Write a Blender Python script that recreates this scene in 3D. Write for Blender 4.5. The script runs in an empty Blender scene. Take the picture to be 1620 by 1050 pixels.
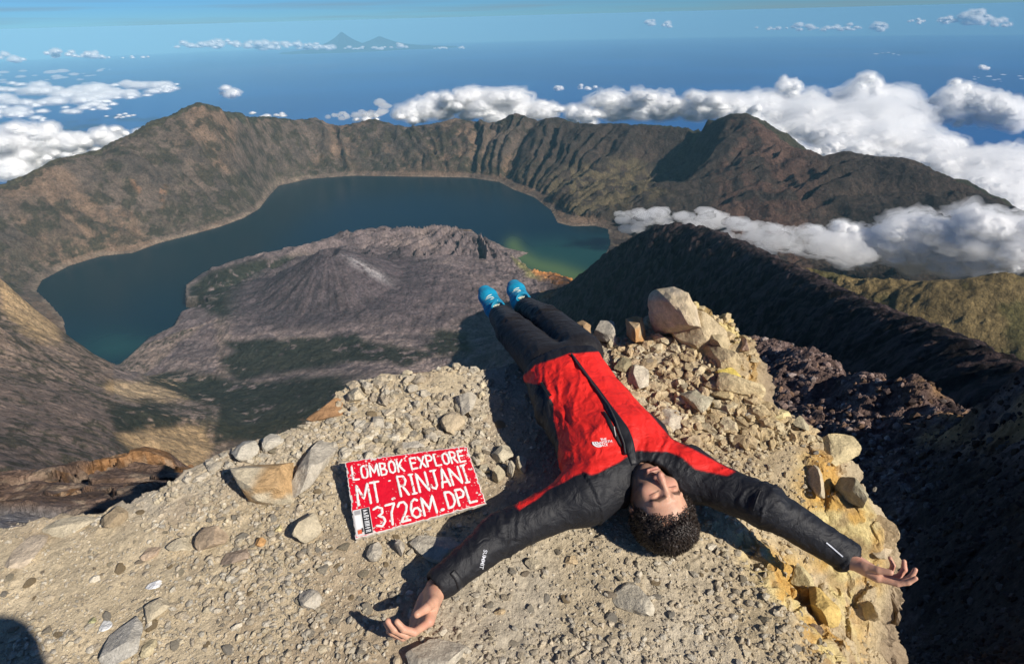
import bpy, bmesh, math, random
import numpy as np
from mathutils import Vector, Matrix
S = bpy.context.scene
COL = S.collection
# ------------------------------------------------------------------ camera
FPX, CX, CY, CAM_H = 940.0, 810.0, 525.0, 1.5
PITCH, ROLL = math.radians(28.0), math.radians(1.5)
_f = np.array([0, math.cos(PITCH), -math.sin(PITCH)])
_u0 = np.array([0, math.sin(PITCH), math.cos(PITCH)])
_x = np.array([1.0, 0, 0])
_R = math.cos(ROLL)*_x - math.sin(ROLL)*_u0
_U = math.cos(ROLL)*_u0 + math.sin(ROLL)*_x
CAMP = np.array([0, 0, CAM_H])
cam_d = bpy.data.cameras.new('camera'); cam = bpy.data.objects.new('camera', cam_d); COL.objects.link(cam)
cam_d.sensor_width = 36.0; cam_d.lens = FPX/1620*36.0
cam_d.clip_start = 0.05; cam_d.clip_end = 1.2e6
M = Matrix.Identity(4)
for i in range(3):
    M[i][0] = _R[i]; M[i][1] = _U[i]; M[i][2] = -_f[i]; M[i][3] = CAMP[i]
cam.matrix_world = M
S.camera = cam
# ------------------------------------------------------------------ sun, sky, exposure
SUN_EL = math.radians(34.0)
SUN_AZ = math.radians(130.0)          # compass bearing of the sun, clockwise from +Y
sun_to = Vector((math.sin(SUN_AZ)*math.cos(SUN_EL), math.cos(SUN_AZ)*math.cos(SUN_EL), math.sin(SUN_EL)))
sl = bpy.data.lights.new('sun', 'SUN'); sl.energy = 4.8; sl.angle = math.radians(0.53); sl.color = (1.0, 0.93, 0.83)
so = bpy.data.objects.new('sun', sl); COL.objects.link(so)
so.rotation_euler = sun_to.to_track_quat('Z', 'Y').to_euler()
W = bpy.data.worlds.new('World'); S.world = W; W.use_nodes = True
nt = W.node_tree; nt.nodes.clear()
sky = nt.nodes.new('ShaderNodeTexSky'); sky.sky_type = 'NISHITA'; sky.sun_disc = False
sky.sun_elevation = SUN_EL; sky.sun_rotation = SUN_AZ; sky.altitude = 3700; sky.air_density = 1.0; sky.dust_density = 0.3; sky.ozone_density = 2.0
tint = nt.nodes.new('ShaderNodeMix'); tint.data_type = 'RGBA'; tint.blend_type = 'MULTIPLY'; tint.inputs[0].default_value = 1.0
tint.inputs[7].default_value = (0.42, 0.84, 1.30, 1)
bg = nt.nodes.new('ShaderNodeBackground'); bg.inputs[1].default_value = 0.05
wo = nt.nodes.new('ShaderNodeOutputWorld')
tc = nt.nodes.new('ShaderNodeTexCoord'); mp = nt.nodes.new('ShaderNodeMapping'); mp.inputs['Scale'].default_value = (2.2, 2.2, 70.0); cn = nt.nodes.new('ShaderNodeTexNoise'); cn.inputs['Scale'].default_value = 1.6; cn.inputs['Detail'].default_value = 6.0
cr_ = nt.nodes.new('ShaderNodeMapRange'); cr_.inputs[1].default_value = .48; cr_.inputs[2].default_value = .72; cr_.inputs[3].default_value = 0.0; cr_.inputs[4].default_value = .38
ci = nt.nodes.new('ShaderNodeMix'); ci.data_type = 'RGBA'; ci.inputs[7].default_value = (4.2, 5.0, 5.6, 1)
nt.links.new(tc.outputs['Generated'], mp.inputs[0]); nt.links.new(mp.outputs[0], cn.inputs['Vector']); nt.links.new(cn.outputs[0], cr_.inputs[0]); nt.links.new(cr_.outputs[0], ci.inputs[0])
nt.links.new(sky.outputs[0], tint.inputs[6]); nt.links.new(tint.outputs[2], ci.inputs[6]); nt.links.new(ci.outputs[2], bg.inputs[0]); nt.links.new(bg.outputs[0], wo.inputs[0])
vs = S.view_settings; vs.view_transform = 'Standard'; vs.look = 'None'; vs.exposure = 0.2; vs.gamma = 1.0; vs.use_curve_mapping = False
S.render.engine = 'CYCLES'
cy = S.cycles; cy.use_denoising = True; cy.max_bounces = 8; cy.diffuse_bounces = 3; cy.glossy_bounces = 2; cy.transmission_bounces = 2
cy.volume_bounces = 6; cy.transparent_max_bounces = 24; cy.caustics_reflective = False; cy.caustics_refractive = False
# ------------------------------------------------------------------ helpers
def ray(x, y): return _f + (x-CX)/FPX*_R - (y-CY)/FPX*_U
def at_z(x, y, z):
    d = ray(x, y); return CAMP + d*(z-CAM_H)/d[2]
def at_d(x, y, D):
    d = ray(x, y); return CAMP + d*D/math.hypot(d[0], d[1])
def pix(P):
    v = P-CAMP; z = v@_f
    z = np.where(np.abs(z) < 1e-6, 1e-6, z)
    return CX+FPX*(v@_R)/z, CY-FPX*(v@_U)/z, z
def smooth(a, b, x):
    t = np.clip((x-a)/(b-a), 0, 1); return t*t*(3-2*t)
def _hash(ix, iy, iz, seed):
    h = (ix*374761393 + iy*668265263 + iz*2147483647*0 + iz*1274126177 + seed*974711) & 0xFFFFFFFF
    h = ((h ^ (h >> 13))*1274126177) & 0xFFFFFFFF
    h = ((h ^ (h >> 15))*2246822519) & 0xFFFFFFFF
    return ((h ^ (h >> 16)) & 0xFFFFFF).astype(np.float64)/16777215.0
def noise(x, y, z=None, seed=0):
    x = np.asarray(x, float); y = np.asarray(y, float)
    ix = np.floor(x).astype(np.int64); iy = np.floor(y).astype(np.int64)
    fx = x-ix; fy = y-iy; fx = fx*fx*fx*(fx*(fx*6-15)+10); fy = fy*fy*fy*(fy*(fy*6-15)+10)
    if z is None:
        o = np.int64(0)
        a = _hash(ix, iy, o, seed); b = _hash(ix+1, iy, o, seed); c = _hash(ix, iy+1, o, seed); d = _hash(ix+1, iy+1, o, seed)
        return (a+(b-a)*fx)*(1-fy)+(c+(d-c)*fx)*fy
    z = np.asarray(z, float); iz = np.floor(z).astype(np.int64); fz = z-iz; fz = fz*fz*fz*(fz*(fz*6-15)+10)
    r = []
    for k in (0, 1):
        a = _hash(ix, iy, iz+k, seed); b = _hash(ix+1, iy, iz+k, seed); c = _hash(ix, iy+1, iz+k, seed); d = _hash(ix+1, iy+1, iz+k, seed)
        r.append((a+(b-a)*fx)*(1-fy)+(c+(d-c)*fx)*fy)
    return r[0]+(r[1]-r[0])*fz
def fbm(x, y, z=None, octv=5, seed=0, gain=0.5, ridged=False):
    s = 0; a = 1.0; n = 0; f = 1.0
    for o in range(octv):
        v = noise(x*f+o*17.3, y*f-o*9.1, None if z is None else z*f+o*4.7, seed+o*7)
        if ridged: v = 1-np.abs(2*v-1)
        s = s+a*v; n += a; a *= gain; f *= 2.03
    return s/n
def poly_sd(px, py, poly):
    """signed distance, positive inside"""
    px = np.asarray(px, float); py = np.asarray(py, float)
    d = np.full(px.shape, 1e30); ins = np.zeros(px.shape, bool)
    n = len(poly)
    for i in range(n):
        ax, ay = poly[i]; bx, by = poly[(i+1) % n]
        ex, ey = bx-ax, by-ay; wx, wy = px-ax, py-ay
        t = np.clip((wx*ex+wy*ey)/(ex*ex+ey*ey+1e-12), 0, 1)
        d = np.minimum(d, (wx-ex*t)**2+(wy-ey*t)**2)
        if ay != by:
            c = ((ay <= py) & (by > py)) | ((by <= py) & (ay > py))
            ins ^= c & (px < (bx-ax)*(py-ay)/(by-ay)+ax)
    d = np.sqrt(d)
    return np.where(ins, d, -d)
def line_d(px, py, pts):
    px = np.asarray(px, float); py = np.asarray(py, float)
    d = np.full(px.shape, 1e30); s = np.zeros(px.shape); L = 0.0
    for i in range(len(pts)-1):
        ax, ay = pts[i][:2]; bx, by = pts[i+1][:2]
        ex, ey = bx-ax, by-ay; l = math.hypot(ex, ey)
        t = np.clip(((px-ax)*ex+(py-ay)*ey)/(l*l+1e-12), 0, 1)
        q = (px-ax-ex*t)**2+(py-ay-ey*t)**2
        m = q < d; d = np.where(m, q, d); s = np.where(m, L+t*l, s); L += l
    return np.sqrt(d), s
def link(name, me, mat=None, parent=None, **props):
    o = bpy.data.objects.new(name, me); COL.objects.link(o)
    if mat is not None and me is not None and len(me.materials) == 0:
        me.materials.append(mat)
    if parent is not None: o.parent = parent
    for k, v in props.items(): o[k] = v
    return o
def np_mesh(name, V, Fq, col=None, smooth_=True, attrs=None):
    """V (n,3), Fq (m,3|4) ints; col (n,3) albedo per vertex"""
    me = bpy.data.meshes.new(name)
    V = np.asarray(V, np.float32); Fq = np.asarray(Fq, np.int32); k = Fq.shape[1]
    me.vertices.add(len(V)); me.vertices.foreach_set('co', V.ravel())
    me.loops.add(Fq.size); me.loops.foreach_set('vertex_index', Fq.ravel())
    me.polygons.add(len(Fq)); me.polygons.foreach_set('loop_start', np.arange(0, Fq.size, k, dtype=np.int32))
    me.polygons.foreach_set('loop_total', np.full(len(Fq), k, np.int32))
    me.polygons.foreach_set('use_smooth', np.full(len(Fq), smooth_))
    me.update(calc_edges=True)
    if col is not None:
        a = me.attributes.new('col', 'FLOAT_COLOR', 'POINT')
        c = np.ones((len(V), 4), np.float32); c[:, :3] = col; a.data.foreach_set('color', c.ravel())
    me.validate()
    return me
def nodes(m):
    m.use_nodes = True; t = m.node_tree; t.nodes.clear(); return t
def N(t, kind, **kw):
    n = t.nodes.new('ShaderNode'+kind)
    for k, v in kw.items():
        if k.startswith('i_'): n.inputs[k[2:].replace('_', ' ')].default_value = v
        elif k.startswith('n'): n.inputs[int(k[1:])].default_value = v
        else: setattr(n, k, v)
    return n
def vcol_mat(name, rough=0.95, nscale=0.0, namp=0.0, bscale=None, bdist=0.0, spec=0.15, layers=()):
    """albedo from the mesh's own 'col' attribute, broken by several noise layers, plus bump"""
    m = bpy.data.materials.new(name); t = nodes(m); L = t.links.new
    at = N(t, 'Attribute', attribute_name='col'); b = N(t, 'BsdfPrincipled', i_Roughness=rough); b.inputs['Specular IOR Level'].default_value = spec
    o = N(t, 'OutputMaterial'); c = at.outputs['Color']; co = N(t, 'TexCoord')
    for (sc, lo, hi, det) in layers:
        nz = N(t, 'TexNoise', i_Scale=sc, i_Detail=det, i_Roughness=0.62); L(co.outputs['Object'], nz.inputs['Vector'])
        mr = N(t, 'MapRange', n1=0.3, n2=0.7, n3=lo, n4=hi); L(nz.outputs[0], mr.inputs[0])
        mx = N(t, 'VectorMath', operation='SCALE'); L(c, mx.inputs[0]); L(mr.outputs[0], mx.inputs['Scale']); c = mx.outputs[0]
    L(c, b.inputs['Base Color'])
    if bscale:
        h = None; bsum = None
        for (sc, det, amt) in bscale:
            nz = N(t, 'TexNoise', i_Scale=sc, i_Detail=det, i_Roughness=0.65); L(co.outputs['Object'], nz.inputs['Vector'])
            mu = N(t, 'Math', operation='MULTIPLY', n1=amt); L(nz.outputs[0], mu.inputs[0])
            if bsum is None: bsum = mu.outputs[0]
            else:
                ad = N(t, 'Math', operation='ADD'); L(bsum, ad.inputs[0]); L(mu.outputs[0], ad.inputs[1]); bsum = ad.outputs[0]
        bp = N(t, 'Bump', i_Strength=1.0, i_Distance=bdist); L(bsum, bp.inputs['Height']); L(bp.outputs[0], b.inputs['Normal'])
    L(b.outputs[0], o.inputs[0])
    return m
# ================================================================== FAR SETTING
ZL = -1718.0                        # lake level below the summit
REARTH = 6371000.0
def drop(d): return d*d/(2*REARTH)
# ---- sea
def build_sea():
    rr = np.concatenate([np.array([0.0]), np.geomspace(3000, 235000, 70)])
    na = 180; V = []; 
    for r_ in rr:
        for a in range(na):
            th = 2*math.pi*a/na; V.append((r_*math.sin(th), r_*math.cos(th), -3726-drop(r_)))
    Q = [(i*na+a, i*na+(a+1) % na, (i+1)*na+(a+1) % na, (i+1)*na+a) for i in range(1, len(rr)-1) for a in range(na)]
    me = np_mesh('sea', V, [q[::-1] for q in Q])
    m = bpy.data.materials.new('sea_water'); t = nodes(m); L = t.links.new
    b = N(t, 'BsdfPrincipled', i_Roughness=0.35); b.inputs['Specular IOR Level'].default_value = 0.25
    co = N(t, 'TexCoord'); nz = N(t, 'TexNoise', i_Scale=0.00009, i_Detail=5.0); L(co.outputs['Object'], nz.inputs['Vector'])
    cr = N(t, 'ValToRGB'); cr.color_ramp.elements[0].position = 0.42; cr.color_ramp.elements[0].color = (0.0005, 0.060, 0.27, 1)
    cr.color_ramp.elements[1].position = 0.62; cr.color_ramp.elements[1].color = (0.001, 0.09, 0.34, 1)
    L(nz.outputs[0], cr.inputs[0]); L(cr.outputs[0], b.inputs['Base Color']); o = N(t, 'OutputMaterial'); L(b.outputs[0], o.inputs[0])
    link('sea', me, m, kind='structure')
build_sea()
# ---- control points of the caldera, each a place with a height
PTS = []
def addp(P, w=None): PTS.append(tuple(P))
SHORE_PX = [(190,585),(165,578),(130,560),(105,535),(100,505),(78,480),(57,460),(66,443),(110,420),(160,405),(210,400),(250,385),(300,372),(350,358),(385,345),
 (410,330),(425,310),(440,294),(490,283),(560,278),(620,279),(680,280),(740,281),(790,288),(812,300),(845,312),(872,332),(882,352),(905,358),(940,357),(962,362),
 (966,385),(955,410),(940,440),(905,452),(912,447),(905,441),(880,434),(850,430),(825,421),(812,412),(836,400),(800,392),(780,382),(757,373),(745,363),(680,361),(640,368),
 (575,374),(510,385),(490,400),(440,405),(370,420),(322,440),(297,460),(297,485),(330,490),(345,496),(292,508),(280,530),(240,545),(210,570)]
LAKE = [tuple(at_z(x, y, ZL)[:2]) for x, y in SHORE_PX]
def dens(pl, step, closed=True):
    out = []; n = len(pl)
    for i in range(n if closed else n-1):
        a = np.array(pl[i]); b = np.array(pl[(i+1) % n]); k = max(1, int(np.linalg.norm(b[:2]-a[:2])/step))
        for j in range(k): out.append(tuple(a+(b-a)*j/k))
    if not closed: out.append(tuple(pl[-1]))
    return out
RIM_PX = [(-420,420,5.6),(-260,380,5.9),(-120,335,6.1),(0,298,6.3),(60,270,6.4),(100,250,6.5),(160,245,6.7),(175,228,6.8),(235,205,6.9),(265,190,7.0),(300,173,7.1),(325,168,7.15),
 (350,173,7.3),(375,186,7.5),(420,187,8.0),(470,190,8.4),(500,186,8.6),(525,200,8.6),(560,196,8.6),(590,188,8.6),(640,203,8.5),(690,196,8.4),(720,188,8.35),(745,193,8.3),
 (790,195,8.3),(815,180,8.3),(850,192,8.15),(885,187,8.0),(910,197,7.8),(985,197,7.5),(1090,203,7.3),(1120,190,7.2),(1150,183,7.0),(1185,183,6.9),(1210,200,6.8),
 (1240,225,6.7),(1275,245,6.6),(1310,258,6.5),(1360,245,6.5),(1395,250,6.4),(1440,252,6.3),(1480,272,6.2),(1530,295,6.1),(1580,315,6.0),(1620,338,5.9),(1760,400,5.7),(1900,450,5.5)]
RS = 1.0
RIM = [tuple(at_d(x, y, D*1000*RS)) for x, y, D in RIM_PX]
LC = np.array([-300.0, 5200.0])
for P in dens(RIM, 160, False):
    addp(P)
    o = np.array(P[:2])-LC; o /= np.linalg.norm(o)
    if P[1] > 4500:
        addp((P[0]+o[0]*450, P[1]+o[1]*450, P[2]-260)); addp((P[0]+o[0]*1500, P[1]+o[1]*1500, P[2]-900)); addp((P[0]+o[0]*3200, P[1]+o[1]*3200, P[2]-1700))
for q in dens(LAKE, 110): addp((q[0], q[1], ZL))
# lake bed
for gx in np.arange(-3600, 1400, 260):
    for gy in np.arange(2400, 7600, 260):
        if poly_sd(np.array([gx]), np.array([gy]), LAKE)[0] > 130: addp((gx, gy, ZL-45))
# islands and the young cone: (pixel, height above the lake)
for x, y, h in [(500,500,75),(420,520,45),(340,535,30),(260,560,15),(560,540,95),(650,520,90),(700,560,150),(470,570,90),(380,590,70),(330,575,35),(620,470,140),(700,450,120),(760,480,110),
   (820,455,40),(860,447,25),(780,420,60),(720,400,110),(660,385,120),(600,400,110),(540,395,90),(740,440,110),(400,440,60),(360,455,50),(440,425,70),(330,470,25),(470,415,80),
   (400,470,60),(380,490,40),(690,372,150),(640,378,110),(730,378,110),(590,382,100),
   (500,600,170),(420,640,190),(560,620,260),(380,670,230),(330,640,190),(650,600,250),(300,620,110),(240,600,60),(205,598,25),(740,560,180),(800,520,160),(850,480,80),(880,460,30)]:
    addp(at_z(x, y, ZL+h))
# the near left slope: (pixel, distance)
for x, y, D in [(0,440,3500),(-80,470,3300),(40,480,3450),(0,520,2750),(60,560,2750),(0,600,2150),(90,620,2350),(-150,560,2200),(-150,700,1500),(0,700,1450),(120,680,1750),(170,620,2600),(200,700,1900),
   (60,760,1100),(180,780,1350),(0,800,900),(250,660,2200),(320,700,2150),(340,660,2350),(250,720,1900),(330,760,1800),(420,720,2000),(-300,700,1000),(-150,820,700),(100,850,800),(250,840,1100),(400,800,1500),(500,700,2000)]:
    addp(at_d(x, y, D))
# wall foot right of the lake and the valley behind the black ridge
for x, y, z in [(990,375,-1690),(1000,350,-1640),(1040,350,-1620),(1100,345,-1600),(1200,345,-1560),(1320,350,-1540),(1450,360,-1500),(1600,380,-1450),(1750,420,-1400),
   (890,300,-1560),(930,330,-1640),(900,345,-1690),(1000,300,-1530),(1060,290,-1450)]:
    addp(at_z(x, y, z))
for x, y, D in [(1140,205,6800),(1128,230,6450),(1118,260,6150),(1110,290,5900),(1104,325,5600),(1100,350,5450),(1095,235,7250),(1085,265,7000),(1075,300,6700),(1068,330,6300),(1040,260,7050),(1020,300,6500),(1200,300,5700),(1260,310,5600),(1320,310,5500),(1180,250,6200),(1240,270,6000)]:
    addp(at_d(x, y, D))
# black ridge
BR_PX = [(925,452,4000),(955,415,3450),(1000,380,2900),(1040,356,2600),(1065,350,2500),(1092,351,2400),(1120,362,2250),(1160,380,2000),(1200,400,1750),(1260,428,1400),(1300,448,1150),(1350,468,930),(1400,489,760),(1450,508,620),(1500,529,500),(1560,558,390),(1620,588,310),(1700,625,230),(1800,668,160)]
BR = [tuple(at_d(x, y, D)) for x, y, D in BR_PX]
LD = np.array([-math.sin(SUN_AZ), -math.cos(SUN_AZ)]); LD /= np.linalg.norm(LD)
LD2 = np.array([-0.93, 0.36])
BRD = []
for i_ in range(len(BR)-1):
    a_, b_ = np.array(BR[i_]), np.array(BR[i_+1]); n_ = max(1, int(np.linalg.norm(b_-a_)/max(14, 0.03*math.hypot(a_[0], a_[1]))))
    for j_ in range(n_): BRD.append(tuple(a_+(b_-a_)*j_/n_))
for i_, P in enumerate(BRD):
    addp(P)
    if i_ % 3: continue
    for k in (60, 150, 300, 500, 750, 1050):
        z = P[2]-k*0.92
        if z < ZL+30: break
        q = (P[0]+LD2[0]*k, P[1]+LD2[1]*k)
        if q[1] > 60: addp((q[0], q[1], z))
    for k in (80, 220, 420):
        z = P[2]-k*0.75
        if z > ZL+100: addp((P[0]-LD2[0]*k, P[1]-LD2[1]*k+k*0.3, z))
# sunlit brown ridge on the far right
RR_PX = [(1230,412,2800),(1290,430,2700),(1350,440,2650),(1420,448,2600),(1470,449,2600),(1500,448,2600),(1545,443,2620),(1590,434,2650),(1620,441,2700),(1700,470,2800),(1800,520,2900)]
RRG = [tuple(at_d(x, y, D)) for x, y, D in RR_PX]
for i_, P in enumerate(dens(RRG, 50, False)):
    addp(P)
    if i_ % 2: continue
    for k in (200, 450, 800): addp((P[0]-0.15*k, P[1]-k, P[2]-k*0.52))
    for k in (200, 500, 900): addp((P[0]+0.2*k, P[1]+k, P[2]-k*0.75))
for x, y, D in [(-600,900,300),(0,900,500),(300,900,600),(600,700,1400),(800,700,1200),(1000,600,1000),(1000,700,500)]: addp(at_d(x, y, D))
for a in range(-60, 70, 20):
    addp((25*math.sin(math.radians(a)), 25*math.cos(math.radians(a)), -24)); addp((80*math.sin(math.radians(a)), 80*math.cos(math.radians(a)), -75))
    addp((220*math.sin(math.radians(a)), 220*math.cos(math.radians(a)), -215 if a < 30 else -170))
for a in range(-60, 70, 10):
    addp((12500*math.sin(math.radians(a)), 12500*math.cos(math.radians(a)), -3700))
A = np.array(PTS); 
_k = np.unique(np.round(A[:, :2]/12), axis=0, return_index=True)[1]; A = A[_k]
SC = 1000.0
def _solve():
    d = np.hypot(A[:, None, 0]-A[None, :, 0], A[:, None, 1]-A[None, :, 1])/SC
    n = len(A); K = np.zeros((n+1, n+1)); K[:n, :n] = d - np.eye(n)*0.004; K[:n, n] = 1; K[n, :n] = 1
    return np.linalg.solve(K, np.concatenate([A[:, 2], [0]]))
WT = _solve()
def base_h(x, y):
    sh = x.shape; x = x.ravel(); y = y.ravel(); out = np.empty(len(x))
    ax = (A[:, 0]/SC).astype(np.float32); ay = (A[:, 1]/SC).astype(np.float32); w = WT[:-1].astype(np.float32)
    for i in range(0, len(x), 40000):
        X_ = (x[i:i+40000]/SC).astype(np.float32)[:, None]-ax; Y_ = (y[i:i+40000]/SC).astype(np.float32)[:, None]-ay
        out[i:i+40000] = np.sqrt(X_*X_+Y_*Y_)@w
    return (out+WT[-1]).reshape(sh)
CONE = at_z(505, 452, ZL+60)[:2]      # foot centre of the young cone
CONE = np.array(at_z(532, 455, ZL+90)[:2])
def build_terrain():
    NA = 840
    a = np.radians(np.linspace(-52, 54, NA))
    D = np.concatenate([np.geomspace(14, 300, 60, endpoint=False), np.geomspace(300, 2200, 230, endpoint=False), np.linspace(2200, 4400, 210, endpoint=False), np.linspace(4400, 9000, 440, endpoint=False), np.linspace(9000, 12500, 25)])
    AA, DD = np.meshgrid(a, D)
    x = DD*np.sin(AA); y = DD*np.cos(AA)
    # smooth base on a coarser set of rows, then exact
    z = base_h(x, y)
    sdl = np.full(x.shape, -1e9); m = (y > 2000) & (y < 8500) & (x < 1800) & (x > -4500)
    sdl[m] = poly_sd(x[m], y[m], LAKE)       # >0 in the lake
    # young cone
    ch = 285.0; rc = np.hypot(x-CONE[0], y-CONE[1]); th = np.arctan2(y-CONE[1], x-CONE[0])
    gul = fbm(th*9, rc/900, octv=3, seed=5, ridged=True)
    cz = ZL+70+ch-np.maximum(rc-75, 0)*0.60+26*(gul-.5)*smooth(60, 300, rc)+0.00022*np.maximum(rc-200, 0)**2
    cz = np.where(rc < 75, ZL+70+ch-55*(1-rc/75)+14*np.sin(th*2+1), cz)
    cz2 = ZL+60+90*np.exp(-(rc/900)**2)
    cone_part = np.maximum(cz, cz2*1.0)
    k = 25.0
    ins = rc < 1400
    zz = np.where(ins & (sdl < 20), np.logaddexp(z/k, np.where(ins, cz2-40*smooth(700, 1400, rc), -9999)/k)*k, z)
    zc = np.where(rc < 700, np.maximum(zz, cz), zz)
    is_cone = (rc < 700) & (cz > zz)
    z = zc
    # noise
    px, py, _ = pix(np.stack([x, y, z], -1))
    P_rim, s_rim = line_d(x, y, [p[:2] for p in RIM]); 
    P_br, s_br = line_d(x, y, [p[:2] for p in BR])
    P_rr, s_rr = line_d(x, y, [p[:2] for p in RRG])
    land = smooth(0, 160, -sdl)
    hgt = z-ZL
    cang = np.arctan2(y-LC[1], x-LC[0])
    wall = (sdl < 0) & (hgt > 40) & (DD > 4300) & (P_br > 500) 
    wr = np.where(wall, smooth(0, 200, -sdl), 0)*smooth(0, 260, P_rim)
    wx = fbm(x/500, y/500, octv=3, seed=33)-.5
    g1 = fbm(cang*16+wx*2.2, z/1500, octv=4, seed=11, ridged=True)
    g2 = fbm(x/190, y/190, z/260, octv=5, seed=12, ridged=True)
    z = z+wr*(185*(g1-.60)+95*(g2-.58))
    far = smooth(1500, 3500, DD)
    z = z+np.where(wall, 0, 1)*land*(24*(fbm(x/420, y/420, octv=6, seed=3)-.5))*np.where(is_cone, .15, 1)*smooth(200, 1500, DD)
    # crest roughness
    z = z+(fbm(x/60, y/60, octv=4, seed=21, ridged=True)-.5)*46*np.exp(-(P_rim/150)**2)*smooth(3000, 5000, DD)
    # dark ridge rills, running down its flank
    fl = np.exp(-(P_br/900)**2)*(sdl < 0)*smooth(20, 200, P_br+60)*smooth(30, 600, DD)
    u = (x*LD2[1]-y*LD2[0])
    rl = fbm(u/42+0.8*fbm(x/150, y/150, octv=2, seed=4), (x*LD2[0]+y*LD2[1])/420, octv=4, seed=8, ridged=True)
    rl2 = fbm(x/38, y/38, z/38, octv=4, seed=9, ridged=True)
    z = z+fl*(60*(rl-.6)+46*(rl2-.6))*smooth(200, 1500, DD+400)
    nearw = smooth(2200, 700, DD)*smooth(60, 250, DD)
    z = z+np.exp(-(P_br/700)**2)*nearw*(9*(fbm(x/15, y/15, z/15, octv=4, seed=61, ridged=True)-.55)+3.0*(fbm(x/5, y/5, octv=3, seed=62)-.5))
    z = z+np.exp(-(P_br/45)**2)*(sdl < 0)*np.clip(DD*.006, 0, 11)*(fbm(x/26, y/26, octv=4, seed=63, ridged=True)-.5)
    # sunlit brown ridge: erosion spurs
    fr = np.exp(-(P_rr/650)**2)*smooth(0, 160, P_rr)*(y > 700)*(P_br > 150)*(DD < 4200)
    z = z+fr*26*(fbm(s_rr/150+P_rr/500, P_rr/900, octv=4, seed=14, ridged=True)-.6)
    # near left slope: rills towards the lake
    lf = ((px < 360) & (DD < 3800) & (sdl < 0))*smooth(200, 900, DD)
    z = z+lf*(14*(fbm(x/45, y/45, octv=5, seed=19, ridged=True)-.55)+34*(fbm((x*0.6+y*0.8)/260, (x*.8-y*.6)/420, octv=4, seed=17, ridged=True)-.6))*smooth(0, 300, -sdl)
    inrim = poly_sd(x, y, [p[:2] for p in RIM]+[(4000, 0), (-4000, 0)]) > 0
    z = z+np.where(wall, 0, 1)*(sdl < 0)*(15*(fbm(x/75, y/75, octv=5, seed=66, ridged=True)-.55))*np.where(is_cone, .25, 1)*smooth(0, 90, -sdl)*smooth(1200, 2600, DD)
    # foreshore kept just above the water
    z = np.where((sdl < 0) & inrim & (z < ZL+2), ZL+2+0.02*np.minimum(-sdl, 200), z)
    z = np.where(sdl > 0, np.minimum(z, ZL-1-0.1*np.minimum(sdl, 400)), z)
    # ---------------- what grows or lies there
    px, py, _ = pix(np.stack([x, y, z], -1))
    wob = 26*(fbm(x/260, y/260, octv=5, seed=40)-.5); wob2 = 26*(fbm(x/260, y/260, octv=5, seed=47)-.5)
    qx = px+wob; qy = py+wob2
    n1 = fbm(x/700, y/700, z/700, octv=5, seed=50); n2 = fbm(x/110, y/110, z/110, octv=5, seed=51); n3 = fbm(x/30, y/30, z/30, octv=4, seed=52)
    def C3(c): return np.array(c)[None, None, :]*np.ones(x.shape+(1,))
    def mix(c, k_, w): return c*(1-w[..., None])+C3(k_)*w[..., None]
    def reg(poly, soft=6): return smooth(-soft, soft, poly_sd(qx, qy, poly))
    def spk(n, t, s=.05): return smooth(t-s, t+s, n)
    col = C3((0.118, 0.095, 0.080))
    # caldera wall: brown grass above, scrub in the gullies, bare scars
    col = mix(col, (0.185, 0.132, 0.095), spk(n1, .52, .06)*.8)
    col = mix(col, (0.060, 0.052, 0.046), spk(g1*.6+g2*.4, .62, .06)*wr*.7)
    scrub = spk(n2*.75+n3*.35-.03, .56, .04)
    col = mix(col, (0.044, 0.040, 0.026), scrub*np.where(wall, .85, .0))
    col = mix(col, (0.046, 0.043, 0.028), np.where(wall, 1, 0)*smooth(300, 60, hgt)*spk(n3, .45, .08)*.6)
    col = mix(col, (0.34, 0.20, 0.13), reg([(205,280),(240,275),(265,300),(262,325),(230,310)], 8)*spk(n2, .54, .05)*.9)
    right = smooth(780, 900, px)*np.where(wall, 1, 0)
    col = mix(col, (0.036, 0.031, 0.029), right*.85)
    col = mix(col, (0.105, 0.066, 0.054), smooth(1110, 1160, qx)*smooth(1330, 1240, qx)*np.where(wall, 1, 0)*spk(n2*.5+n1*.5, .52, .06)*.75)
    col = mix(col, (0.11, 0.095, 0.06), right*reg([(840,300),(900,265),(1010,250),(1060,300),(1000,330),(900,345)], 12)*spk(n2, .47, .06)*.8)
    # peninsula of old lava
    pen = (DD < 5200)*(DD > 2300)*(px > 180)*(px < 960)*(sdl < 0)*(P_br > 250)*(hgt < 480)
    col = mix(col, (0.185, 0.148, 0.138), pen*1.0)
    col = mix(col, (0.27, 0.215, 0.185), pen*spk(n1*.6+n2*.4, .50, .06)*.8)
    col = mix(col, (0.11, 0.09, 0.09), pen*spk(fbm(x/160, y/60, octv=5, seed=60), .56, .05)*.7)
    forest = np.zeros(x.shape)
    for pl in ([(300,455),(330,435),(380,415),(450,402),(492,400),(470,420),(440,450),(400,475),(380,498),(330,492),(298,480)],
               [(345,575),(400,545),(470,535),(560,525),(640,548),(690,560),(640,580),(560,575),(490,590),(420,590),(380,600)],
               [(215,600),(300,590),(400,600),(500,600),(620,600),(560,620),(470,680),(440,700),(345,700),(340,650),(300,640),(260,615)],
               [(660,545),(700,520),(745,530),(750,560),(690,565)], [(170,650),(230,640),(290,660),(270,680),(190,690)], [(180,700),(215,715),(245,760),(225,750)],
               [(355,535),(420,535),(480,545),(460,560),(380,560)]):
        forest = np.maximum(forest, reg(pl, 7))
    forest = forest*(DD < 5000)*spk(n3*.6+n2*.5, .41, .05)
    # left slopes and ochre grass plateaux
    ls = smooth(380, 330, qx)*(DD < 3800)*(1-reg([(200,600),(345,497),(345,590),(215,598)], 6))*(sdl < 0)*smooth(415, 470, qy)
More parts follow.
